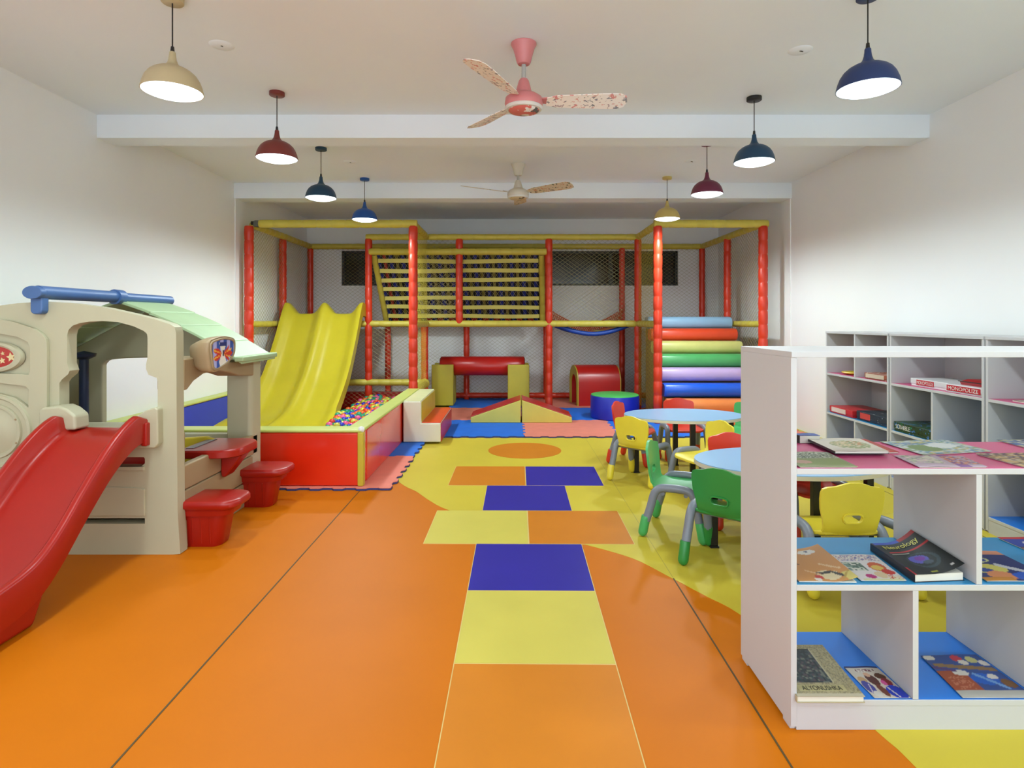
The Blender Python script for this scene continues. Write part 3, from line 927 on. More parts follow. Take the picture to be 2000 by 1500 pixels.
for a in (.5, -.45, 2.6, -2.7, 1.6):
    c = hp(-2,841)
    ring_y('rivet', tan_p, (c[0]+.141*math.cos(a), c[1]+.141*math.sin(a)), [(.006,HF-.037), (.005,HF-.041), (.001,HF-.042)], seg=10, parent=dp)
bc_ = hp(-10,697)
rim = ring_y('badge_rim', cream_p, bc_, [(.088,HF-.008), (.084,HF-.030), (.072,HF-.034), (.060,HF-.020)], 2.0, parent=house)
bd = ring_y('badge', M('badge_red', (186,52,48), .4), bc_, [(.062,HF-.020), (.058,HF-.024), (.001,HF-.024)], 2.35, parent=house)
star_m = M('badge_star', (232,214,160), .4)
def star(cx, cy, r):
    return [(cx+(r if k % 2 == 0 else r*.45)*math.cos(PI/2+.2+PI*k/5), cy+(r if k % 2 == 0 else r*.45)*math.sin(PI/2+.2+PI*k/5)) for k in range(10)]
for (x, y, r) in ((29,697,.027), (12,704,.019), (13,690,.012), (-18,700,.022), (-40,692,.016)):
    c = hp(x, y)
    MB().prism(star(c[0], c[1], r), HF-.0275, HF-.024, 'y').build('star', star_m, bd)
c = hp(-1,691); MB().prism(ellipse(c[0], c[1], .014, .011, 14), HF-.0275, HF-.024, 'y').build('green_dot', M('badge_green', (70,140,120)), bd)
# hand grips around the slide mouth
MB().prism([hp(*p) for p in [(99,862), (97,800), (104,792), (138,789), (152,795), (168,808), (169,835), (150,835), (140,862)]], HF-.085, HF+.03, 'y').build('hand_grip', cream_p, house, bevel=.014, bseg=3)
MB().prism([hp(*p) for p in [(284,830), (270,822), (272,814), (292,800), (312,793), (318,797), (319,862), (312,872), (270,872), (270,866), (293,864), (293,826)]], HF-.05, HF+.03, 'y').build('hand_grip', cream_p, house, bevel=.008, bseg=3)
# slide
path = catmull([(3.39,.700), (3.28,.697), (3.16,.668), (3.00,.572), (2.82,.415), (2.66,.262), (2.53,.176), (2.38,.140), (2.20,.125), (2.08,.120)], 5)
SXC = -2.235
half = [(.234,-.055), (.238,.0), (.238,.092), (.233,.102), (.222,.106), (.208,.106), (.199,.100), (.186,.022), (.176,.006), (.158,0)]
sec = half + [(0,-.002)] + [(-p[0], p[1]) for p in half[::-1]]
rings = []
for i, (y, z) in enumerate(path):
    k = min(1, .12+i/9.0)
    rings.append([(SXC+p[0], y, z+(p[1]*k if p[1] > .008 else p[1])) for p in sec])
so = MB().loft(rings).build('slide', red_p, house, smooth=55)
MB().prism([(2.56,0), (2.36,0), (2.30,.11), (2.62,.17), (2.62,.12)], SXC-.20, SXC+.20, 'x').build('slide_foot', red_p, so, bevel=.02)
MB().box(-2.02, -1.985, 3.26, 3.345, .618, .745).build('slide_hook', red_p, so, bevel=.008)
MB().box(-2.66, -2.02, HF+.07, 3.62, .660, .692).build('deck', cream_p, house, bevel=.008)
# rear panel with arched opening
rp = [(-3.32,0), (-1.90,0), (-1.90,1.065), (-2.25,1.255), (-2.6,1.418), (-2.95,1.250), (-3.32,1.05)]
rh = [(-3.02,.47), (-2.04,.47), (-2.04,.93), (-2.14,.985), (-2.35,1.02), (-2.6,1.032), (-2.85,1.026), (-2.99,1.012), (-3.02,.98)]
MB().sheet(rp, [rh], lambda u, v: (u, 4.42, v), lambda u, v: (u, 4.48, v)).build('rear_panel', cream_p, house, bevel=.012)
for x0, x1 in ((-3.34,-3.28),):
    MB().box(x0, x1, HF+.02, 4.46, 0, 1.02).build('far_side_panel', cream_p, house, bevel=.01)
MB().lathe([(.03,0), (.03,1.03), (.07,1.05), (.075,1.07), (.001,1.09)], (-3.01,4.22,0), 20).build('inner_column', M('dark_blue_plastic', (30,46,82), .45), house, smooth=40)
# near side: plank wall, corner post, arched eave beam
for (z0, z1, inset) in ((.0,.165,0), (.170,.330,.004), (.335,.478,.0)):
    MB().box(-1.915, -1.865-inset, HF+.06, 4.40, z0, z1).build('side_plank', tan_p, house, bevel=.010)
MB().prism([(-2.045,4.30), (-1.885,4.30), (-1.865,4.33), (-1.865,4.46), (-2.045,4.46)], 0, 1.05, 'z').build('corner_post', cream_p, house, bevel=.012)
eb = [(3.41,1.085), (3.41,.905), (3.45,.905), (3.52,.948), (3.64,.982), (3.80,.985), (3.98,.955), (4.10,.925), (4.34,.905), (4.34,1.02), (3.9,1.03), (3.72,1.03), (3.70,1.085)]
MB().prism(eb, -2.02, -1.865, 'x').build('eave_beam', tan_p, house, bevel=.010)
sh = [(3.45,1.175), (3.54,1.203), (3.64,1.210), (3.74,1.200), (3.785,1.180), (3.79,1.13), (3.765,1.08), (3.65,1.025), (3.50,.998), (3.465,1.06)]
hs_ = catmull(sh, 3, True)
MB().loft([[(x, (p[0]-3.68)*k+3.68, (p[1]-1.10)*k+1.10) for p in hs_] for x, k in ((-1.90,.62), (-1.845,.84), (-1.81,.95), (-1.765,1.0), (-1.750,.995), (-1.745,.97))]).build('emblem_housing', tan_p, house, smooth=45)
cy, cz = 3.615, 1.11
sh2 = [((p[0]-cy)*.80+cy, (p[1]-cz)*.78+cz) for p in catmull(sh, 3, True)]
rimo = [((p[0]-cy)*.90+cy, (p[1]-cz)*.89+cz) for p in catmull(sh, 3, True)]
MB().sheet(rimo, [sh2], lambda u, v: (-1.737, u, v), lambda u, v: (-1.748, u, v)).build('emblem_rim', tan_p, house, bevel=.003)
em = MB().sheet(sh2, [], lambda u, v: (-1.742, u, v), lambda u, v: (-1.748, u, v), .006).build('emblem', print_m, house)
def emb(co):
    y = co[1]+3.9; z = co[2]
    u = (y-3.47)/.29; v = (z-1.02)/.165
    c = (44,84,176) if int(u*7+.3) % 2 == 0 else (176,180,236)
    a = math.atan2(v-.5, u-.5); r = math.hypot(u-.5, v-.5)
    if r < .22+.20*abs(math.cos(a*3.5)) and abs(math.sin(a)) < .75: c = (206,50,30)
    if r < .42 and abs((a*4/PI) % 1-.5) < .10 and abs(math.sin(a)) < .85: c = (246,190,60)
    if abs(u-.5) < .10+.05*math.cos((v-.2)*9) and .05 < v < .92: c = (236,234,226)
    if abs(v-.85) < .06 and abs(u-.52) < .15: c = (30,44,120)
    if abs(u-.52) < .035 and .40 < v < .62: c = (60,50,70)
    return c
colorize(em, emb)
# roof: shingle courses
def roof_z(s_):   # s 0 ridge .. 1 eave
    return 1.440-.40*s_+.035*math.sin(s_*PI)*(1)
for sx in (1, -1):
    for k in range(4):
        s0, s1 = k/4.0, (k+1)/4.0+.02
        n = 6; top = []; bt = []
        for i in range(n+1):
            s_ = s0+(s1-s0)*i/n
            x = XRG+sx*((.80 if sx > 0 else .765)*s_); z = roof_z(s_)+.006*(i/n)
            top.append((x, z)); bt.append((x, z-.022))
        MB().prism(top+bt[::-1], 3.96, 4.52, 'y').build('roof_course', roof_p, house, bevel=.005)
    x1 = XRG+sx*(.80 if sx > 0 else .765)
    MB().box(min(x1-.03, x1+.03), max(x1-.03, x1+.03), 3.95, 4.53, 1.030, 1.064).build('eave_trim', roof_p, house, bevel=.008)
# ridge beam
mb = MB()
mb.tube([(XRG,3.29,1.458), (XRG,3.94,1.458)], .037, 20)
rb = mb.build('ridge_beam', blue_p, house, smooth=50)
MB().tube([(XRG,3.92,1.458), (XRG,3.99,1.458)], .049, 20).build('ridge_collar', blue_p, rb, smooth=50)
MB().tube([(XRG,3.96,1.455), (XRG,4.56,1.455)], .034, 18).build('ridge_tail', blue_p, rb, smooth=50)
MB().prism(ellipse(XRG-.012, 1.456, .054, .036, 28), 3.262, 3.30, 'y').build('ridge_end_cap', blue_p, rb, bevel=.004)
MB().prism(rrect(XRG-.012, 1.392, .066, .110, .025), 3.292, 3.345, 'y').build('ridge_strap', blue_p, rb, bevel=.008)
# stools and table fixed to the side wall
def dshape(cx, cy, w_, d, n=10, rr=.09):
    """slab outline: straight on the house side, rounded outwards (+x)"""
    pts = [(cx-w_/2, cy-d/2), ]
    for k in range(n+1):
        a = -PI/2+PI/2*k/n
        pts.append((cx+w_/2-rr+rr*math.cos(a), cy-d/2+rr+rr*math.sin(a)))
    for k in range(n+1):
        a = PI/2*k/n
        pts.append((cx+w_/2-rr+rr*math.cos(a), cy+d/2-rr+rr*math.sin(a)))
    pts.append((cx-w_/2, cy+d/2))
    return pts
def pot(cx, cy, name):
    def ring(sc_, z, w_=.345, d=.265): return [(p[0], p[1], z) for p in dshape(cx-max(0, .98-sc_)*.10, cy, w_*sc_, d*sc_, rr=.085*sc_)]
    o = MB().loft([ring(.99,.232), ring(1.03,.240), ring(1.03,.262), ring(.99,.272), ring(.93,.276)]).build('stool_seat', red_p, house, smooth=40)
    MB().loft([ring(.57,.0), ring(.59,.008), ring(.70,.178), ring(.70,.182), ring(.82,.186), ring(.85,.216), ring(.83,.220), ring(.90,.222), ring(.92,.233)]).build('stool_pot', red_p, house, smooth=40)
    g = MB()
    for k in range(3):
        x = cx-.06+.05*k
        g.tube([(x-.030, cy-.0775, .02), (x-.028, cy-.0925, .172)], .004, 6)
    g.build('pot_rib', red_p, o, smooth=60)
pot(-1.745, 3.53, 'a'); pot(-1.745, 4.26, 'b')
def tring(sc_, z, w_=.37, d=.42): return [(p[0], p[1], z) for p in dshape(-1.885, 3.90, w_*sc_, d*sc_, rr=.13*sc_)]
tb = MB().loft([tring(.95,.448), tring(1.0,.456), tring(1.0,.490), tring(.96,.500), tring(.90,.502)]).build('side_table', red_p, house, smooth=40)
MB().prism([(-1.865,.33), (-1.86,.30), (-1.835,.30), (-1.72,.45), (-1.865,.45)], 3.84, 3.96, 'y').build('table_bracket', red_p, tb, bevel=.01)
MB().box(-2.04, -1.99, 3.75, 4.05, .502, .506).build('table_decal', M('grey_decal', (120,118,120), .4), tb)
yp = MB().prism([(-2.36,.30), (-1.99,.30), (-1.99,.50), (-2.05,.525), (-2.2,.515), (-2.36,.495)], 4.02, 4.06, 'y').build('play_panel', pityel, house, bevel=.01)
ring_y('knob', M('maroon_knob', (110,30,28), .4), (-2.29,.475), [(.028,4.02), (.026,4.00), (.001,3.995)], seg=18, parent=yp)

# ------------------------------------------------------------------ tables
def table(cx, cy, rx, ry, zt, label):
    t = thing('play_table', label, 'table', (cx, cy, 0), 0, 'pale blue oval play tables')
    ol = ellipse(cx, cy, rx, ry, 64)
    MB().prism(ol, zt-.004, zt, 'z').build('table_top', table_m, t)
    MB().prism(ellipse(cx, cy, rx+.002, ry+.002, 64), zt-.026, zt-.0042, 'z').build('edge_band', tedge_m, t)
    for (dx, dy) in ((-rx+.10,0), (rx-.10,0), (0,-ry+.085), (0,ry-.085)):
        MB().box(cx+dx-.02, cx+dx+.02, cy+dy-.02, cy+dy+.02, .012, zt-.026).build('leg', blackleg, t, bevel=.003)
        MB().box(cx+dx-.024, cx+dx+.024, cy+dy-.024, cy+dy+.024, 0, .012).build('leg_foot', black_m, t)
    MB().box(cx-rx+.10, cx+rx-.10, cy-.015, cy+.015, zt-.06, zt-.028).build('apron_bar', blackleg, t)
table(1.472, 5.15, .505, .345, .5, 'pale blue oval table farther from the bookcase, yellow chair at its end')
table(1.606, 3.453, .546, .362, .5, 'pale blue oval table nearest the open bookcase, between two green chairs')

# ------------------------------------------------------------------ chairs
CCOL = {'yellow': (246, 226, 66), 'red': (226, 60, 34), 'green': (74, 178, 100), 'dark_green': (46, 146, 66)}
def chair(cx, cy, dx, dy, colour, label, sc_=1.0):
    t = thing('kids_chair', label, 'chair', (cx, cy, 0), math.atan2(-dx, dy), 'small plastic chairs around the oval tables')
    m = M('chair_'+colour, CCOL[colour], .34, .04, 6)
    sock = m
    # backrest: outline in (x, height along the back)
    half = [(.128,0), (.126,.04), (.134,.09), (.146,.14), (.150,.19), (.149,.222), (.142,.240), (.122,.249), (.085,.254), (.055,.265), (.025,.273)]
    out = half+[(-p[0], p[1]) for p in half[::-1]]
    hole = rrect(0, .098, .092, .044, .021, 4)
    def bk(u, v, off):
        y = -.125-.13*v-.018*math.cos(u/.15*1.4)+.03*max(0, 1-v/.06)**2
        return (u, y+off, .275+v*.985)
    MB().sheet(out, [hole], lambda u, v: bk(u, v, -.009), lambda u, v: bk(u, v, .006), .03).build('backrest', m, t, local=True, smooth=45, bevel=.004)
    rimm = MB().tube([bk(p[0], p[1], -.012) for p in hole+[hole[0]]], .005, 6, False)
    rimm.build('grip_rim', m, t, local=True, smooth=60)
    so_ = rrect(0, .015, .33, .30, .07, 5)
    def stf(u, v, off):
        z = .288-.012*math.cos(u/.165*1.2)*math.cos((v-.015)/.15*1.2)
        if v > .10: z -= (v-.10)**2*3
        if v < -.09: z += (-.09-v)*.25
        return (u, v, z+off)
    MB().sheet(so_, [], lambda u, v: stf(u, v, .008), lambda u, v: stf(u, v, -.010), .03).build('seat', m, t, local=True, smooth=45, bevel=.004)
    for sx in (-1, 1):
        pth = catmull([(sx*.186,-.155,.10), (sx*.182,-.128,.19), (sx*.178,-.108,.262), (sx*.176,-.075,.296), (sx*.176,-.02,.303), (sx*.176,.05,.303), (sx*.176,.095,.294), (sx*.178,.122,.262), (sx*.182,.140,.19), (sx*.186,.158,.10)], 4)
        fr_ = MB().tube(pth, .0245, 12).build('leg_frame', grey_t, t, local=True, smooth=60)
        for sy in (-1, 1):
            a = Vector((sx*.186, sy*.156, .125)); b_ = Vector((sx*.190, sy*.176, .022))
            MB().tube([a, a.lerp(b_, .08), a.lerp(b_, .9), b_, b_+Vector((0,0,-.012)), b_+Vector((0,0,-.021))], [.0255,.0275,.0285,.027,.021,.008], 12).build('foot_sock', sock, t, local=True, smooth=60)
    for y in (-.06, .075):
        MB().tube([(-.175,y,.268), (.175,y,.268)], .013, 8).build('cross_bar', grey_t, t, local=True, smooth=60)
    return t
chair(1.056, 4.90, .67, .74, 'yellow', 'yellow plastic chair with its back turned, at the end of the far table')
chair(1.135, 5.57, .86, -.50, 'red', 'red plastic chair at the far table next to the blue drum')
chair(1.630, 5.72, 0, -1, 'red', 'red plastic chair behind the far table in front of the foam stairs')
chair(2.13, 5.58, -.75, -.66, 'green', 'green plastic chair behind the far table, half hidden by the bookcase panel')
chair(1.43, 4.50, -.93, -.36, 'yellow', 'yellow plastic chair seen from the side between the two tables')
chair(1.475, 3.90, .0, -1, 'red', 'red plastic chair between the two tables, facing the near table')
chair(1.84, 3.66, 0, -1, 'red', 'red plastic chair pushed under the near table, seen through the bookcase')
chair(1.03, 3.725, .905, -.425, 'green', 'light green plastic chair seen from the side at the near table')
chair(1.17, 3.21, .64, .77, 'dark_green', 'dark green plastic chair with its back turned beside the bookcase')
chair(1.60, 2.98, 0, 1, 'yellow', 'yellow plastic chair with its back turned, seen through the bookcase')
chair(2.03, 3.02, -.30, .95, 'yellow', 'yellow plastic chair hidden behind the bookcase divider, only its frame showing')

# ------------------------------------------------------------------ bookcases
def bookcase(name, label, fn, W, D, H, lv, tops, dividers, group, back=False):
    """fn maps (along, depth from front, z) to the room; lv = shelf heights (top faces)"""
    o0 = fn(W/2, D/2, 0)
    t = thing(name, label, 'bookcase', o0, 0, group)
    def bx(nm, a0, a1, d0, d1, z0, z1, m, par=None, bev=.0012):
        p, q = fn(a0, d0, z0), fn(a1, d1, z1)
        return MB().box(min(p[0],q[0]), max(p[0],q[0]), min(p[1],q[1]), max(p[1],q[1]), z0, z1).build(nm, m, par or t, bevel=bev)
    T = .0185
    for a0 in (0, W-T):
        bx('side_panel', a0, a0+T, 0, D, .012, H-T, lam_m)
        bx('side_foot', a0+.001, a0+T-.001, .01, .06, 0, .012, lam_m)
        bx('side_foot', a0+.001, a0+T-.001, D-.06, D-.01, 0, .012, lam_m)
    bx('top_panel', 0, W, -.004, D, H-T, H, lam_m)
    for z, m in zip(lv, tops):
        s_ = bx('shelf', T, W-T, .001, D, z-T, z, lam_m)
        if m: bx('shelf_liner', T+.0005, W-T-.0005, .0045, D-.001, z, z+.0012, m, s_, 0)
    bx('plinth', T, W-T, .003, .02, 0, lv[0]-T, lam_m)
    bx('plinth', T, W-T, D-.02, D-.003, 0, lv[0]-T, lam_m)
    if back: bx('back_panel', T, W-T, D-.008, D-.001, lv[0], H-T, lam_m)
    zs = list(lv)+[H-T+.0]
    for lev, a in dividers:
        top_ = zs[lev+1]-(T if lev+1 < len(lv) else 0)
        bx('divider', a-T/2, a+T/2, .002, D-.009 if back else D, zs[lev]+.0012, top_, lam_m)
    return t
NX, NY, ND = .8856, 1.9045, .418
bookcase('open_bookcase', 'low white open bookcase in front with magenta, teal and blue shelves', lambda a, d, z: (NX+a, NY+d, z), 1.62, ND, 1.203,
         [.096, .4615, .831], [azure_m, teal_m, magenta_m], [(0, 1.283-NX), (0, 1.689-NX), (0, 2.095-NX), (1, 1.485-NX), (1, 2.0-NX)], 'white bookcases')
FX = 2.92
far_l = ['white wall bookcase farthest away, beside the foam stairs', 'white wall bookcase in the middle of the row, holding the board games', 'white wall bookcase closest to the picture edge, next to the board games']
fy = [5.583, 4.640, 3.700]
fd = [[(2, .463), (0, .463)], [(1, .463), (0, .463)], [(0, .463), (1, .463)]]
for i in range(3):
    bookcase('wall_bookcase', far_l[i], lambda a, d, z, y=fy[i]: (FX+d, y-a, z), .926, .42, 1.205, [.10, .46, .822], [azure_m, teal_m, magenta_m], fd[i], 'white bookcases', True)

# ------------------------------------------------------------------ books and magazines
def book(q, z, thick, fn, label, curl=0.0, name='magazine', spine=None, cover_edge=None, wav=.002, n=44, curlfn=None):
    """q: four photo pixels (front-left, front-right, back-right, back-left) on the shelf plane z"""
    c = [onz(x, y, z) for x, y in q]
    cen = sum(c, Vector((0,0,0)))/4
    t = thing(name, label, 'book' if name == 'book' else 'magazine', (cen.x, cen.y, z), 0, 'books and magazines lying on the open bookcase')
    def pos(u, v, dz=0.0):
        p = (c[0]*(1-u)+c[1]*u)*(1-v)+(c[3]*(1-u)+c[2]*u)*v
        h = thick+wav*(.5+.5*math.sin(u*7+v*3))*(u*(1-u)*4)
        if curlfn: h += curlfn(u, v)
        elif curl: h += curl*max(0, u-.55)**2*4.0
        return Vector((p.x, p.y, z+h+dz))
    e = .006
    def flat(u, v, dz): 
        p = (c[0]*(1-u)+c[1]*u)*(1-v)+(c[3]*(1-u)+c[2]*u)*v
        return Vector((p.x, p.y, z+dz))
    pg = MB(); rings = []
    lo = .0006
    ins = [(.015,.015), (.985,.015), (.985,.985), (.015,.985)]
    rings.append([flat(u, v, lo) for u, v in ins]); rings.append([flat(u, v, max(lo+.0006, thick-.0016)) for u, v in ins])
    pg.loft(rings).build('pages', page_m, t)
    vv = []; ff = []
    nu = n; nv = n
    for j in range(nv+1):
        for i in range(nu+1):
            vv.append(pos(i/nu, j/nv))
    m0 = len(vv)
    vv += [p-Vector((0,0,.0011)) for p in vv]
    for j in range(nv):
        for i in range(nu):
            a = j*(nu+1)+i
            ff.append((a, a+1, a+nu+2, a+nu+1)); ff.append((m0+a+nu+1, m0+a+nu+2, m0+a+1, m0+a))
    rimi = [i for i in range(nu+1)]+[j*(nu+1)+nu for j in range(1,nv+1)]+[nv*(nu+1)+i for i in range(nu-1,-1,-1)]+[j*(nu+1) for j in range(nv-1,0,-1)]
    for a, b_ in zip(rimi, rimi[1:]+rimi[:1]):
        ff.append((b_, a, m0+a, m0+b_))
    co = MB().add(vv, ff).build('cover', print_m, t, smooth=40)
    at_ = co.data.color_attributes.new('print', 'FLOAT_COLOR', 'POINT')
    for k in range(m0):
        u, v = (k % (nu+1))/nu, (k//(nu+1))/nv
        cc = rgb(fn(u, v)); cc = (cc[0]*.70, cc[1]*.66, cc[2]*.62, 1)
        at_.data[k].color = cc; at_.data[m0+k].color = cc
    if thick > .008:
        bk_ = MB(); bk_.loft([[flat(u, v, .0002) for u, v in ((0,0),(1,0),(1,1),(0,1))], [flat(u, v, .0014) for u, v in ((0,0),(1,0),(1,1),(0,1))]])
        bk_.build('back_cover', M('back_cover_'+(cover_edge or 'dark'), {'dark': (40,40,48), 'tan': (190,178,140), 'red': (170,40,40)}.get(cover_edge, (40,40,48)), .4), t)
        sp = MB(); sp.loft([[flat(u, v, .0002) for u, v in ((-.004,0),(.006,0),(.006,1),(-.004,1))], [flat(u, v, thick) for u, v in ((-.004,0),(.006,0),(.006,1),(-.004,1))]])
        sp.build('spine', M('back_cover_'+(cover_edge or 'dark'), (40,40,48)), t)
    return t, pos
W_ = (236,234,228)
ZA, ZB, ZD = .8325, .463, .0975
G = [(150,170,120), (190,200,170), (110,140,90), (210,200,180), None, None]
book([(1562,914), (1676,914), (1616,885), (1514,885)], ZA, .004, paint((158,172,126), [('n',0,.55,1,1,.03,[(180,190,170),(90,110,80),(210,214,200),None]), ('r',.05,.1,.95,.5,(150,170,104)), ('e',.2,.3,.15,.12,(220,180,160)), ('n',.1,.6,.9,.85,.02,[(70,90,70),(200,210,190)])]), 'green and white magazine in the front corner of the magenta shelf')
book([(1652,886), (1757,886), (1690,860), (1588,860)], ZA, .006, paint((206,70,52), [('r',.86,0,1,1,(190,56,40))]), 'orange red thin book lying under the white picture book', name='book', cover_edge='red', n=12)
book([(1631,886.5), (1737,886.5), (1679,861), (1577,861)], ZA+.0082, .009, paint((236,232,220), [('e',.55,.5,.36,.3,(178,186,140)), ('e',.45,.55,.2,.2,(226,208,160)), ('e',.7,.6,.14,.18,(210,160,110)), ('r',.1,.84,.9,.93,(226,226,216)), ('n',.25,.25,.85,.75,.04,[(150,170,120),(230,220,190),None,None])]), 'cream picture book on top of the orange red book', name='book')
book([(1802,890), (1938,883), (1848,861), (1718,864)], ZA, .004, paint((190,204,206), [('n',0,0,1,1,.05,[(150,180,150),(210,224,230),(120,160,190),(200,190,130),None,None]), ('e',.3,.4,.2,.25,(120,150,90)), ('e',.62,.55,.2,.2,(226,236,240)), ('l',.1,.8,.5,.7,.03,(90,130,190))]), 'large pale blue and green picture magazine in the middle of the magenta shelf')
book([(1795,914), (1929,914), (1880,893), (1746,891.5)], ZA, .004, paint((206,190,214), [('r',.6,0,.78,1,(150,110,176)), ('n',.05,.3,.5,1,.05,[(220,230,210),(150,170,150),(236,226,220),None]), ('n',.6,.2,1,.9,.04,[(226,150,110),(130,100,160),None,(220,200,210)])]), 'lavender picture magazine at the front of the magenta shelf')
book([(2000,914), (2130,914), (2034,888), (1905,888)], ZA, .005, paint((196,180,150), [('n',0,0,1,1,.06,[(226,200,150),(150,130,110),(120,100,120),(220,210,190)])]), 'tan patterned magazine at the front of the magenta shelf beside the picture edge')
book([(2010,878), (2120,878), (2062,861), (1946,861)], ZA, .005, paint((130,140,170), [('n',0,0,1,1,.07,[(90,120,180),(170,180,150),(60,80,130),(210,210,200)])]), 'blue and grey magazine at the back of the magenta shelf')
t, ps = book([(1562,866), (1602,866), (1590,861.3), (1546,861.3)], ZA, .030, paint((40,84,190), [('l',0,.5,1,.5,.2,(60,110,220)), ('n',0,0,1,1,.1,[None,None,(30,60,150)])]), 'thick blue and orange book in the back corner of the magenta shelf', name='book', n=10)
# teal shelf
book([(1560,1138), (1676,1140), (1597,1074), (1502,1079)], ZB, .006, paint((212,146,66), [('e',.66,.86,.17,.07,(238,236,232)), ('e',.66,.88,.04,.02,(50,60,110)), ('l',.02,.53,.3,.51,.012,(90,50,30)), ('l',.02,.92,.35,.90,.012,(70,46,36)), ('l',.02,.88,.25,.86,.010,(70,46,36)),
      ('e',.62,.17,.2,.13,(236,222,180)), ('l',.45,.22,.72,.26,.03,(30,26,26)), ('l',.72,.26,.86,.10,.03,(30,26,26)), ('e',.42,.12,.07,.06,(204,40,36)), ('e',.36,.04,.06,.05,(240,236,230)), ('l',.66,.5,.9,.3,.02,(236,200,150)), ('l',.3,.3,.5,.2,.02,(236,190,140)), ('r',.85,.0,1,.2,(222,208,110)), ('l',.8,.05,.98,.2,.015,(190,160,60))]),
     'ochre magazine with a curled corner at the front of the teal shelf', curl=.02)
book([(1682,1136), (1771,1136), (1708,1086), (1620,1085)], ZB, .004, paint((232,232,238), [('n',.05,.74,.95,.97,.028,[(120,130,190),W_,(180,150,180),W_]), ('n',.03,.35,.45,.66,.05,[(120,150,140),(190,206,190),(70,100,90),(220,226,220)]), ('e',.72,.5,.18,.17,(206,90,40)), ('e',.70,.46,.12,.10,(226,196,90)), ('e',.82,.30,.14,.1,(206,44,30)), ('e',.33,.14,.11,.08,(190,30,130)), ('e',.6,.2,.14,.12,(226,206,170)), ('l',.1,.02,.95,.03,.03,(222,226,180)), ('n',.7,.05,.98,.18,.03,[(200,70,40),W_,(236,220,180)])]),
     'white comic magazine with a red figure on the teal shelf')
nb_ = paint((22,32,36), [('r',0,.93,.62,1,(24,70,190)), ('r',.62,.93,1,1,(170,24,34)), ('r',.12,.645,1,.675,(200,40,50)), ('r',.12,.60,.5,.612,(190,200,190)), ('e',.56,.36,.30,.20,(52,74,84)), ('e',.54,.37,.26,.165,(26,40,46)), ('e',.50,.40,.19,.11,(96,98,206)), ('e',.54,.42,.10,.06,(126,60,180)), ('e',.60,.30,.10,.05,(70,90,110)), ('r',.40,.05,.52,.075,(170,180,60)), ('e',.86,.09,.04,.02,(220,224,228)), ('r',0,0,.035,1,(26,24,60)), ('r',0,.0,.035,.2,(190,30,50))])
t, ps = book([(1787,1138), (1884,1134), (1779,1072), (1700,1075)], ZB, .026, nb_, 'thick black textbook with yellow title and curling cover on the teal shelf', name='book', wav=0, n=60,
             curlfn=lambda u, v: .10*max(0, u-.35)**2*(.45+.22*v)*1.6)
lettering('Neurology', lambda a, b_: ps(.14+.76*a, .72+.14*b_, .0022), M('title_yellow', (226, 222, 90), .5), t)
t, ps = book([(1927,1137), (2064,1137), (1946,1079), (1838,1079)], ZB, .005, paint((28,44,120), [('r',0,.86,1,1,(222,150,120)), ('e',.30,.68,.26,.10,(220,226,160)), ('e',.30,.68,.22,.075,(24,56,160)), ('e',.30,.38,.30,.16,(224,216,110)), ('e',.24,.32,.12,.07,(40,70,160)), ('e',.35,.16,.2,.14,(230,150,100)), ('r',.0,0,.45,.1,(206,140,50)), ('l',.55,.5,.98,.12,.05,(210,214,230)), ('e',.72,.12,.22,.14,(36,96,220))]),
     'dark blue and yellow magazine in the second compartment of the teal shelf')
book([(2012,1080), (2125,1080), (2062,1052), (1948,1052)], ZB, .006, paint((40,70,180), [('r',0,.86,1,1,(206,40,50)), ('e',.5,.55,.3,.2,(226,220,230)), ('e',.5,.3,.2,.12,(50,50,60)), ('n',0,0,1,.3,.08,[(60,60,80),None,(200,120,100)])]), 'blue magazine with a red stripe at the back of the teal shelf')
# blue shelf
t, ps = book([(1557,1373), (1690,1373), (1606,1270), (1496,1270)], ZD, .020, paint((186,178,140), [('n',0,0,1,1,.016,[(176,168,128),(150,144,116),(196,188,150),None]), ('r',.0,.24,.68,.90,(36,50,62)), ('n',.0,.24,.68,.90,.034,[(30,42,54),(60,78,88),(84,70,84),(40,60,70),(116,124,116),(36,46,60)]), ('r',0,.885,.69,.90,(30,34,36)), ('r',.68,.24,.70,.90,(206,200,166)), ('r',.10,.09,.80,.20,(206,200,150)), ('r',0,0,1,.055,(206,200,176))]),
             'old tan hardcover book with dark floral picture on the bottom shelf', name='book', cover_edge='tan', wav=.0, n=80)
lettering('ALYONUSHKA', lambda a, b_: ps(.15+.60*a, .105+.08*b_, .0012), M('title_dark', (52, 54, 40), .6), t)
book([(1708,1365), (1779,1365), (1711,1304), (1648,1304)], ZD, .004, paint((222,216,206), [('r',0,.94,1,1,(20,40,120)), ('n',.2,.80,.8,.90,.03,[(120,60,80),W_,(200,190,180)]), ('e',.16,.55,.12,.10,(206,170,120)), ('e',.14,.32,.14,.2,(60,64,170)), ('e',.45,.55,.15,.2,(90,40,34)), ('e',.44,.72,.09,.07,(224,180,150)), ('e',.78,.66,.16,.10,(96,54,30)), ('e',.80,.48,.14,.12,(150,40,50)), ('e',.70,.45,.07,.08,(226,90,170)), ('e',.80,.17,.26,.2,(30,60,206)), ('e',.45,.22,.1,.2,(120,60,40)), ('e',.2,.1,.1,.1,(226,226,226)), ('l',.66,.3,.74,.02,.02,(226,226,236)), ('l',.2,.4,.1,.15,.015,(220,210,230))]),
     'small comic with people in blue dresses on the bottom shelf')
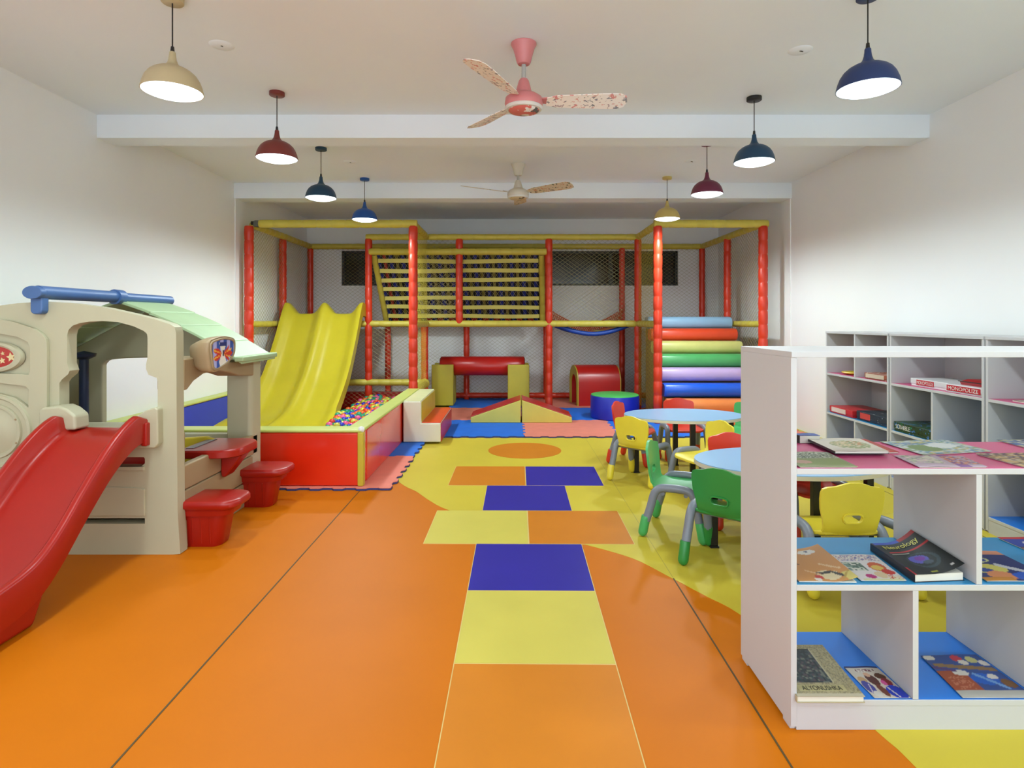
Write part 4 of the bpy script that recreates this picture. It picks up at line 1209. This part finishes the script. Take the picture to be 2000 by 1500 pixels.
book([(1880,1365), (2022,1365), (1906,1281), (1798,1283)], ZD, .005, paint((52,84,160), [('r',.0,.0,.42,.60,(172,84,52)), ('n',.08,.16,.38,.46,.02,[(172,84,52),(206,130,100),(172,84,52)]), ('r',0,0,1,.14,(200,202,200)), ('e',.10,.93,.10,.06,(230,226,220)), ('e',.55,.90,.09,.08,(206,60,80)), ('e',.60,.80,.08,.06,(234,230,220)), ('e',.78,.86,.09,.08,(206,206,140)), ('e',.93,.78,.08,.07,(234,230,226)), ('l',.1,.75,.95,.62,.045,(150,120,80)), ('e',.36,.55,.12,.07,(234,232,228)), ('e',.62,.40,.2,.13,(30,100,214)), ('e',.78,.45,.08,.06,(234,230,226)), ('l',.55,.52,.8,.2,.03,(120,170,236)), ('e',.9,.3,.1,.1,(130,90,50)), ('l',.0,.7,.3,.6,.03,(90,60,130))]),
     'large blue and brown picture book in the second compartment of the bottom shelf')

# ------------------------------------------------------------------ board games on the wall bookcases
def gamebox(y0, y1, d0, d1, z0, h, col, label, text=None, strip=None, tcol=(240,238,232), tx=(.1,.9), name='board_game', speck=None, lid=None):
    x0, x1 = FX+d0, FX+d1
    t = thing(name, label, 'board game', ((x0+x1)/2, (y0+y1)/2, z0), 0, 'board games on the wall bookcases')
    m = M('box_'+str(col), col, .35) if not speck else M_print('box_print_'+label[:18], col, speck, 22)
    MB().box(x0, x1, y0, y1, z0+.0005, z0+h*.35).build('box_tray', m, t, bevel=.002)
    MB().box(x0-.003, x1+.003, y0-.003, y1+.003, z0+h*.30, z0+h).build('box_lid', M('lid_'+str(lid), lid, .35) if lid else m, t, bevel=.003)
    L = y1-y0
    def side(a, b_, e=0): return (x0-.0042-e, y1-a*L, z0+h*b_)     # the side that faces the room, read from far to near
    if strip:
        a0, a1, c = strip
        MB().add([side(a0,.22), side(a1,.22), side(a1,.88), side(a0,.88)], [(0,1,2,3)]).build('side_label', M('strip_'+str(c), c, .4), t)
    if text:
        lettering(text, lambda a, b_: side(tx[0]+(tx[1]-tx[0])*a, .32+.44*b_, .0012), M('ink_'+str(tcol), tcol, .5), t)
    return t
SP, SM = .8235, .4615
gamebox(4.08, 4.45, .04, .33, SP, .055, (222,222,224), 'white board game box with red title label on the pink shelf', 'MONOPOLIZE', (.17,.66,(200,36,52)), tx=(.19,.64), speck=[(200,200,206),(150,156,160),(236,236,236),(120,130,120)], lid=(226,226,228))
gamebox(3.72, 4.06, .015, .31, SP, .055, (224,222,226), 'second white board game box with red title label, beside the shelf side', 'MONOPOLIZE', (.04,.9,(196,30,50)), tx=(.08,.85), lid=(230,226,230))
t = thing('red_pouch', 'flat red case lying on the second white board game', 'case', (FX+.12, 3.86, SP+.055))
MB().loft([[(p[0], p[1], SP+.0556) for p in rrect(FX+.13, 3.88, .14, .26, .04)], [(p[0], p[1], SP+.075) for p in rrect(FX+.13, 3.88, .15, .27, .04)], [(p[0], p[1], SP+.092) for p in rrect(FX+.14, 3.87, .11, .22, .03)]]).build('case_body', M('red_case', (170,24,30), .4), t, smooth=50)
MB().tube([(FX+.055,3.76,SP+.078), (FX+.055,4.0,SP+.078)], .003, 6).build('case_zip', dark_m, t)
gamebox(4.20, 4.60, .012, .30, SM, .072, (30,60,34), 'dark green word game box in the middle wall bookcase', 'SCRABBLE', None, tx=(.06,.46), speck=[(20,40,30),(30,110,60),(60,120,190),(14,24,20)])
gamebox(5.18, 5.545, .02, .32, SM, .062, (206,36,44), 'red and white board game box in the farthest wall bookcase', None, (.08,.72,(232,206,200)), lid=(206,44,48))
gamebox(4.70, 5.13, .03, .33, SM, .075, (28,44,56), 'dark blue board game box beside the red and white one', None, (.12,.45,(206,70,60)), speck=[(20,34,50),(60,80,90),(30,50,70),(200,206,206)])
gamebox(4.70, 4.99, .015, .25, SP, .05, (146,76,56), 'small brown and cream puzzle box on the upper shelf of the farthest wall bookcase', None, (.05,.9,(214,196,176)), speck=[(120,60,50),(220,206,186),(150,90,60)])
t = thing('yellow_disc', 'flat yellow plastic plate on the upper shelf of the farthest wall bookcase', 'plate', (FX+.14, 5.34, SP))
MB().loft([[(p[0], p[1], SP+z) for p in ellipse(FX+.14, 5.34, r*.8, r*.85, 28)] for r, z in ((.06,.0006), (.12,.006), (.14,.018), (.135,.024), (.11,.02), (.05,.014))]).build('plate_body', M('yellow_toy', (232,200,40), .4), t, smooth=50)
for (y0, d0, c, lb) in ((3.30, .05, (196,186,170), 'thin grey magazine on the upper shelf of the nearest wall bookcase'), (3.0, .08, (190,150,130), 'thin tan magazine on the upper shelf of the nearest wall bookcase')):
    t = thing('magazine', lb, 'magazine', (FX+d0+.14, y0+.12, SP), 0, 'magazines on the wall bookcase')
    MB().box(FX+d0, FX+d0+.28, y0, y0+.26, SP+.0005, SP+.006).build('pages', page_m, t)
    MB().box(FX+d0-.001, FX+d0+.281, y0-.001, y0+.261, SP+.006, SP+.0072).build('cover', M_print('mag_'+lb[:10], c, [(120,110,100),(210,200,190),(160,90,70)], 14), t)
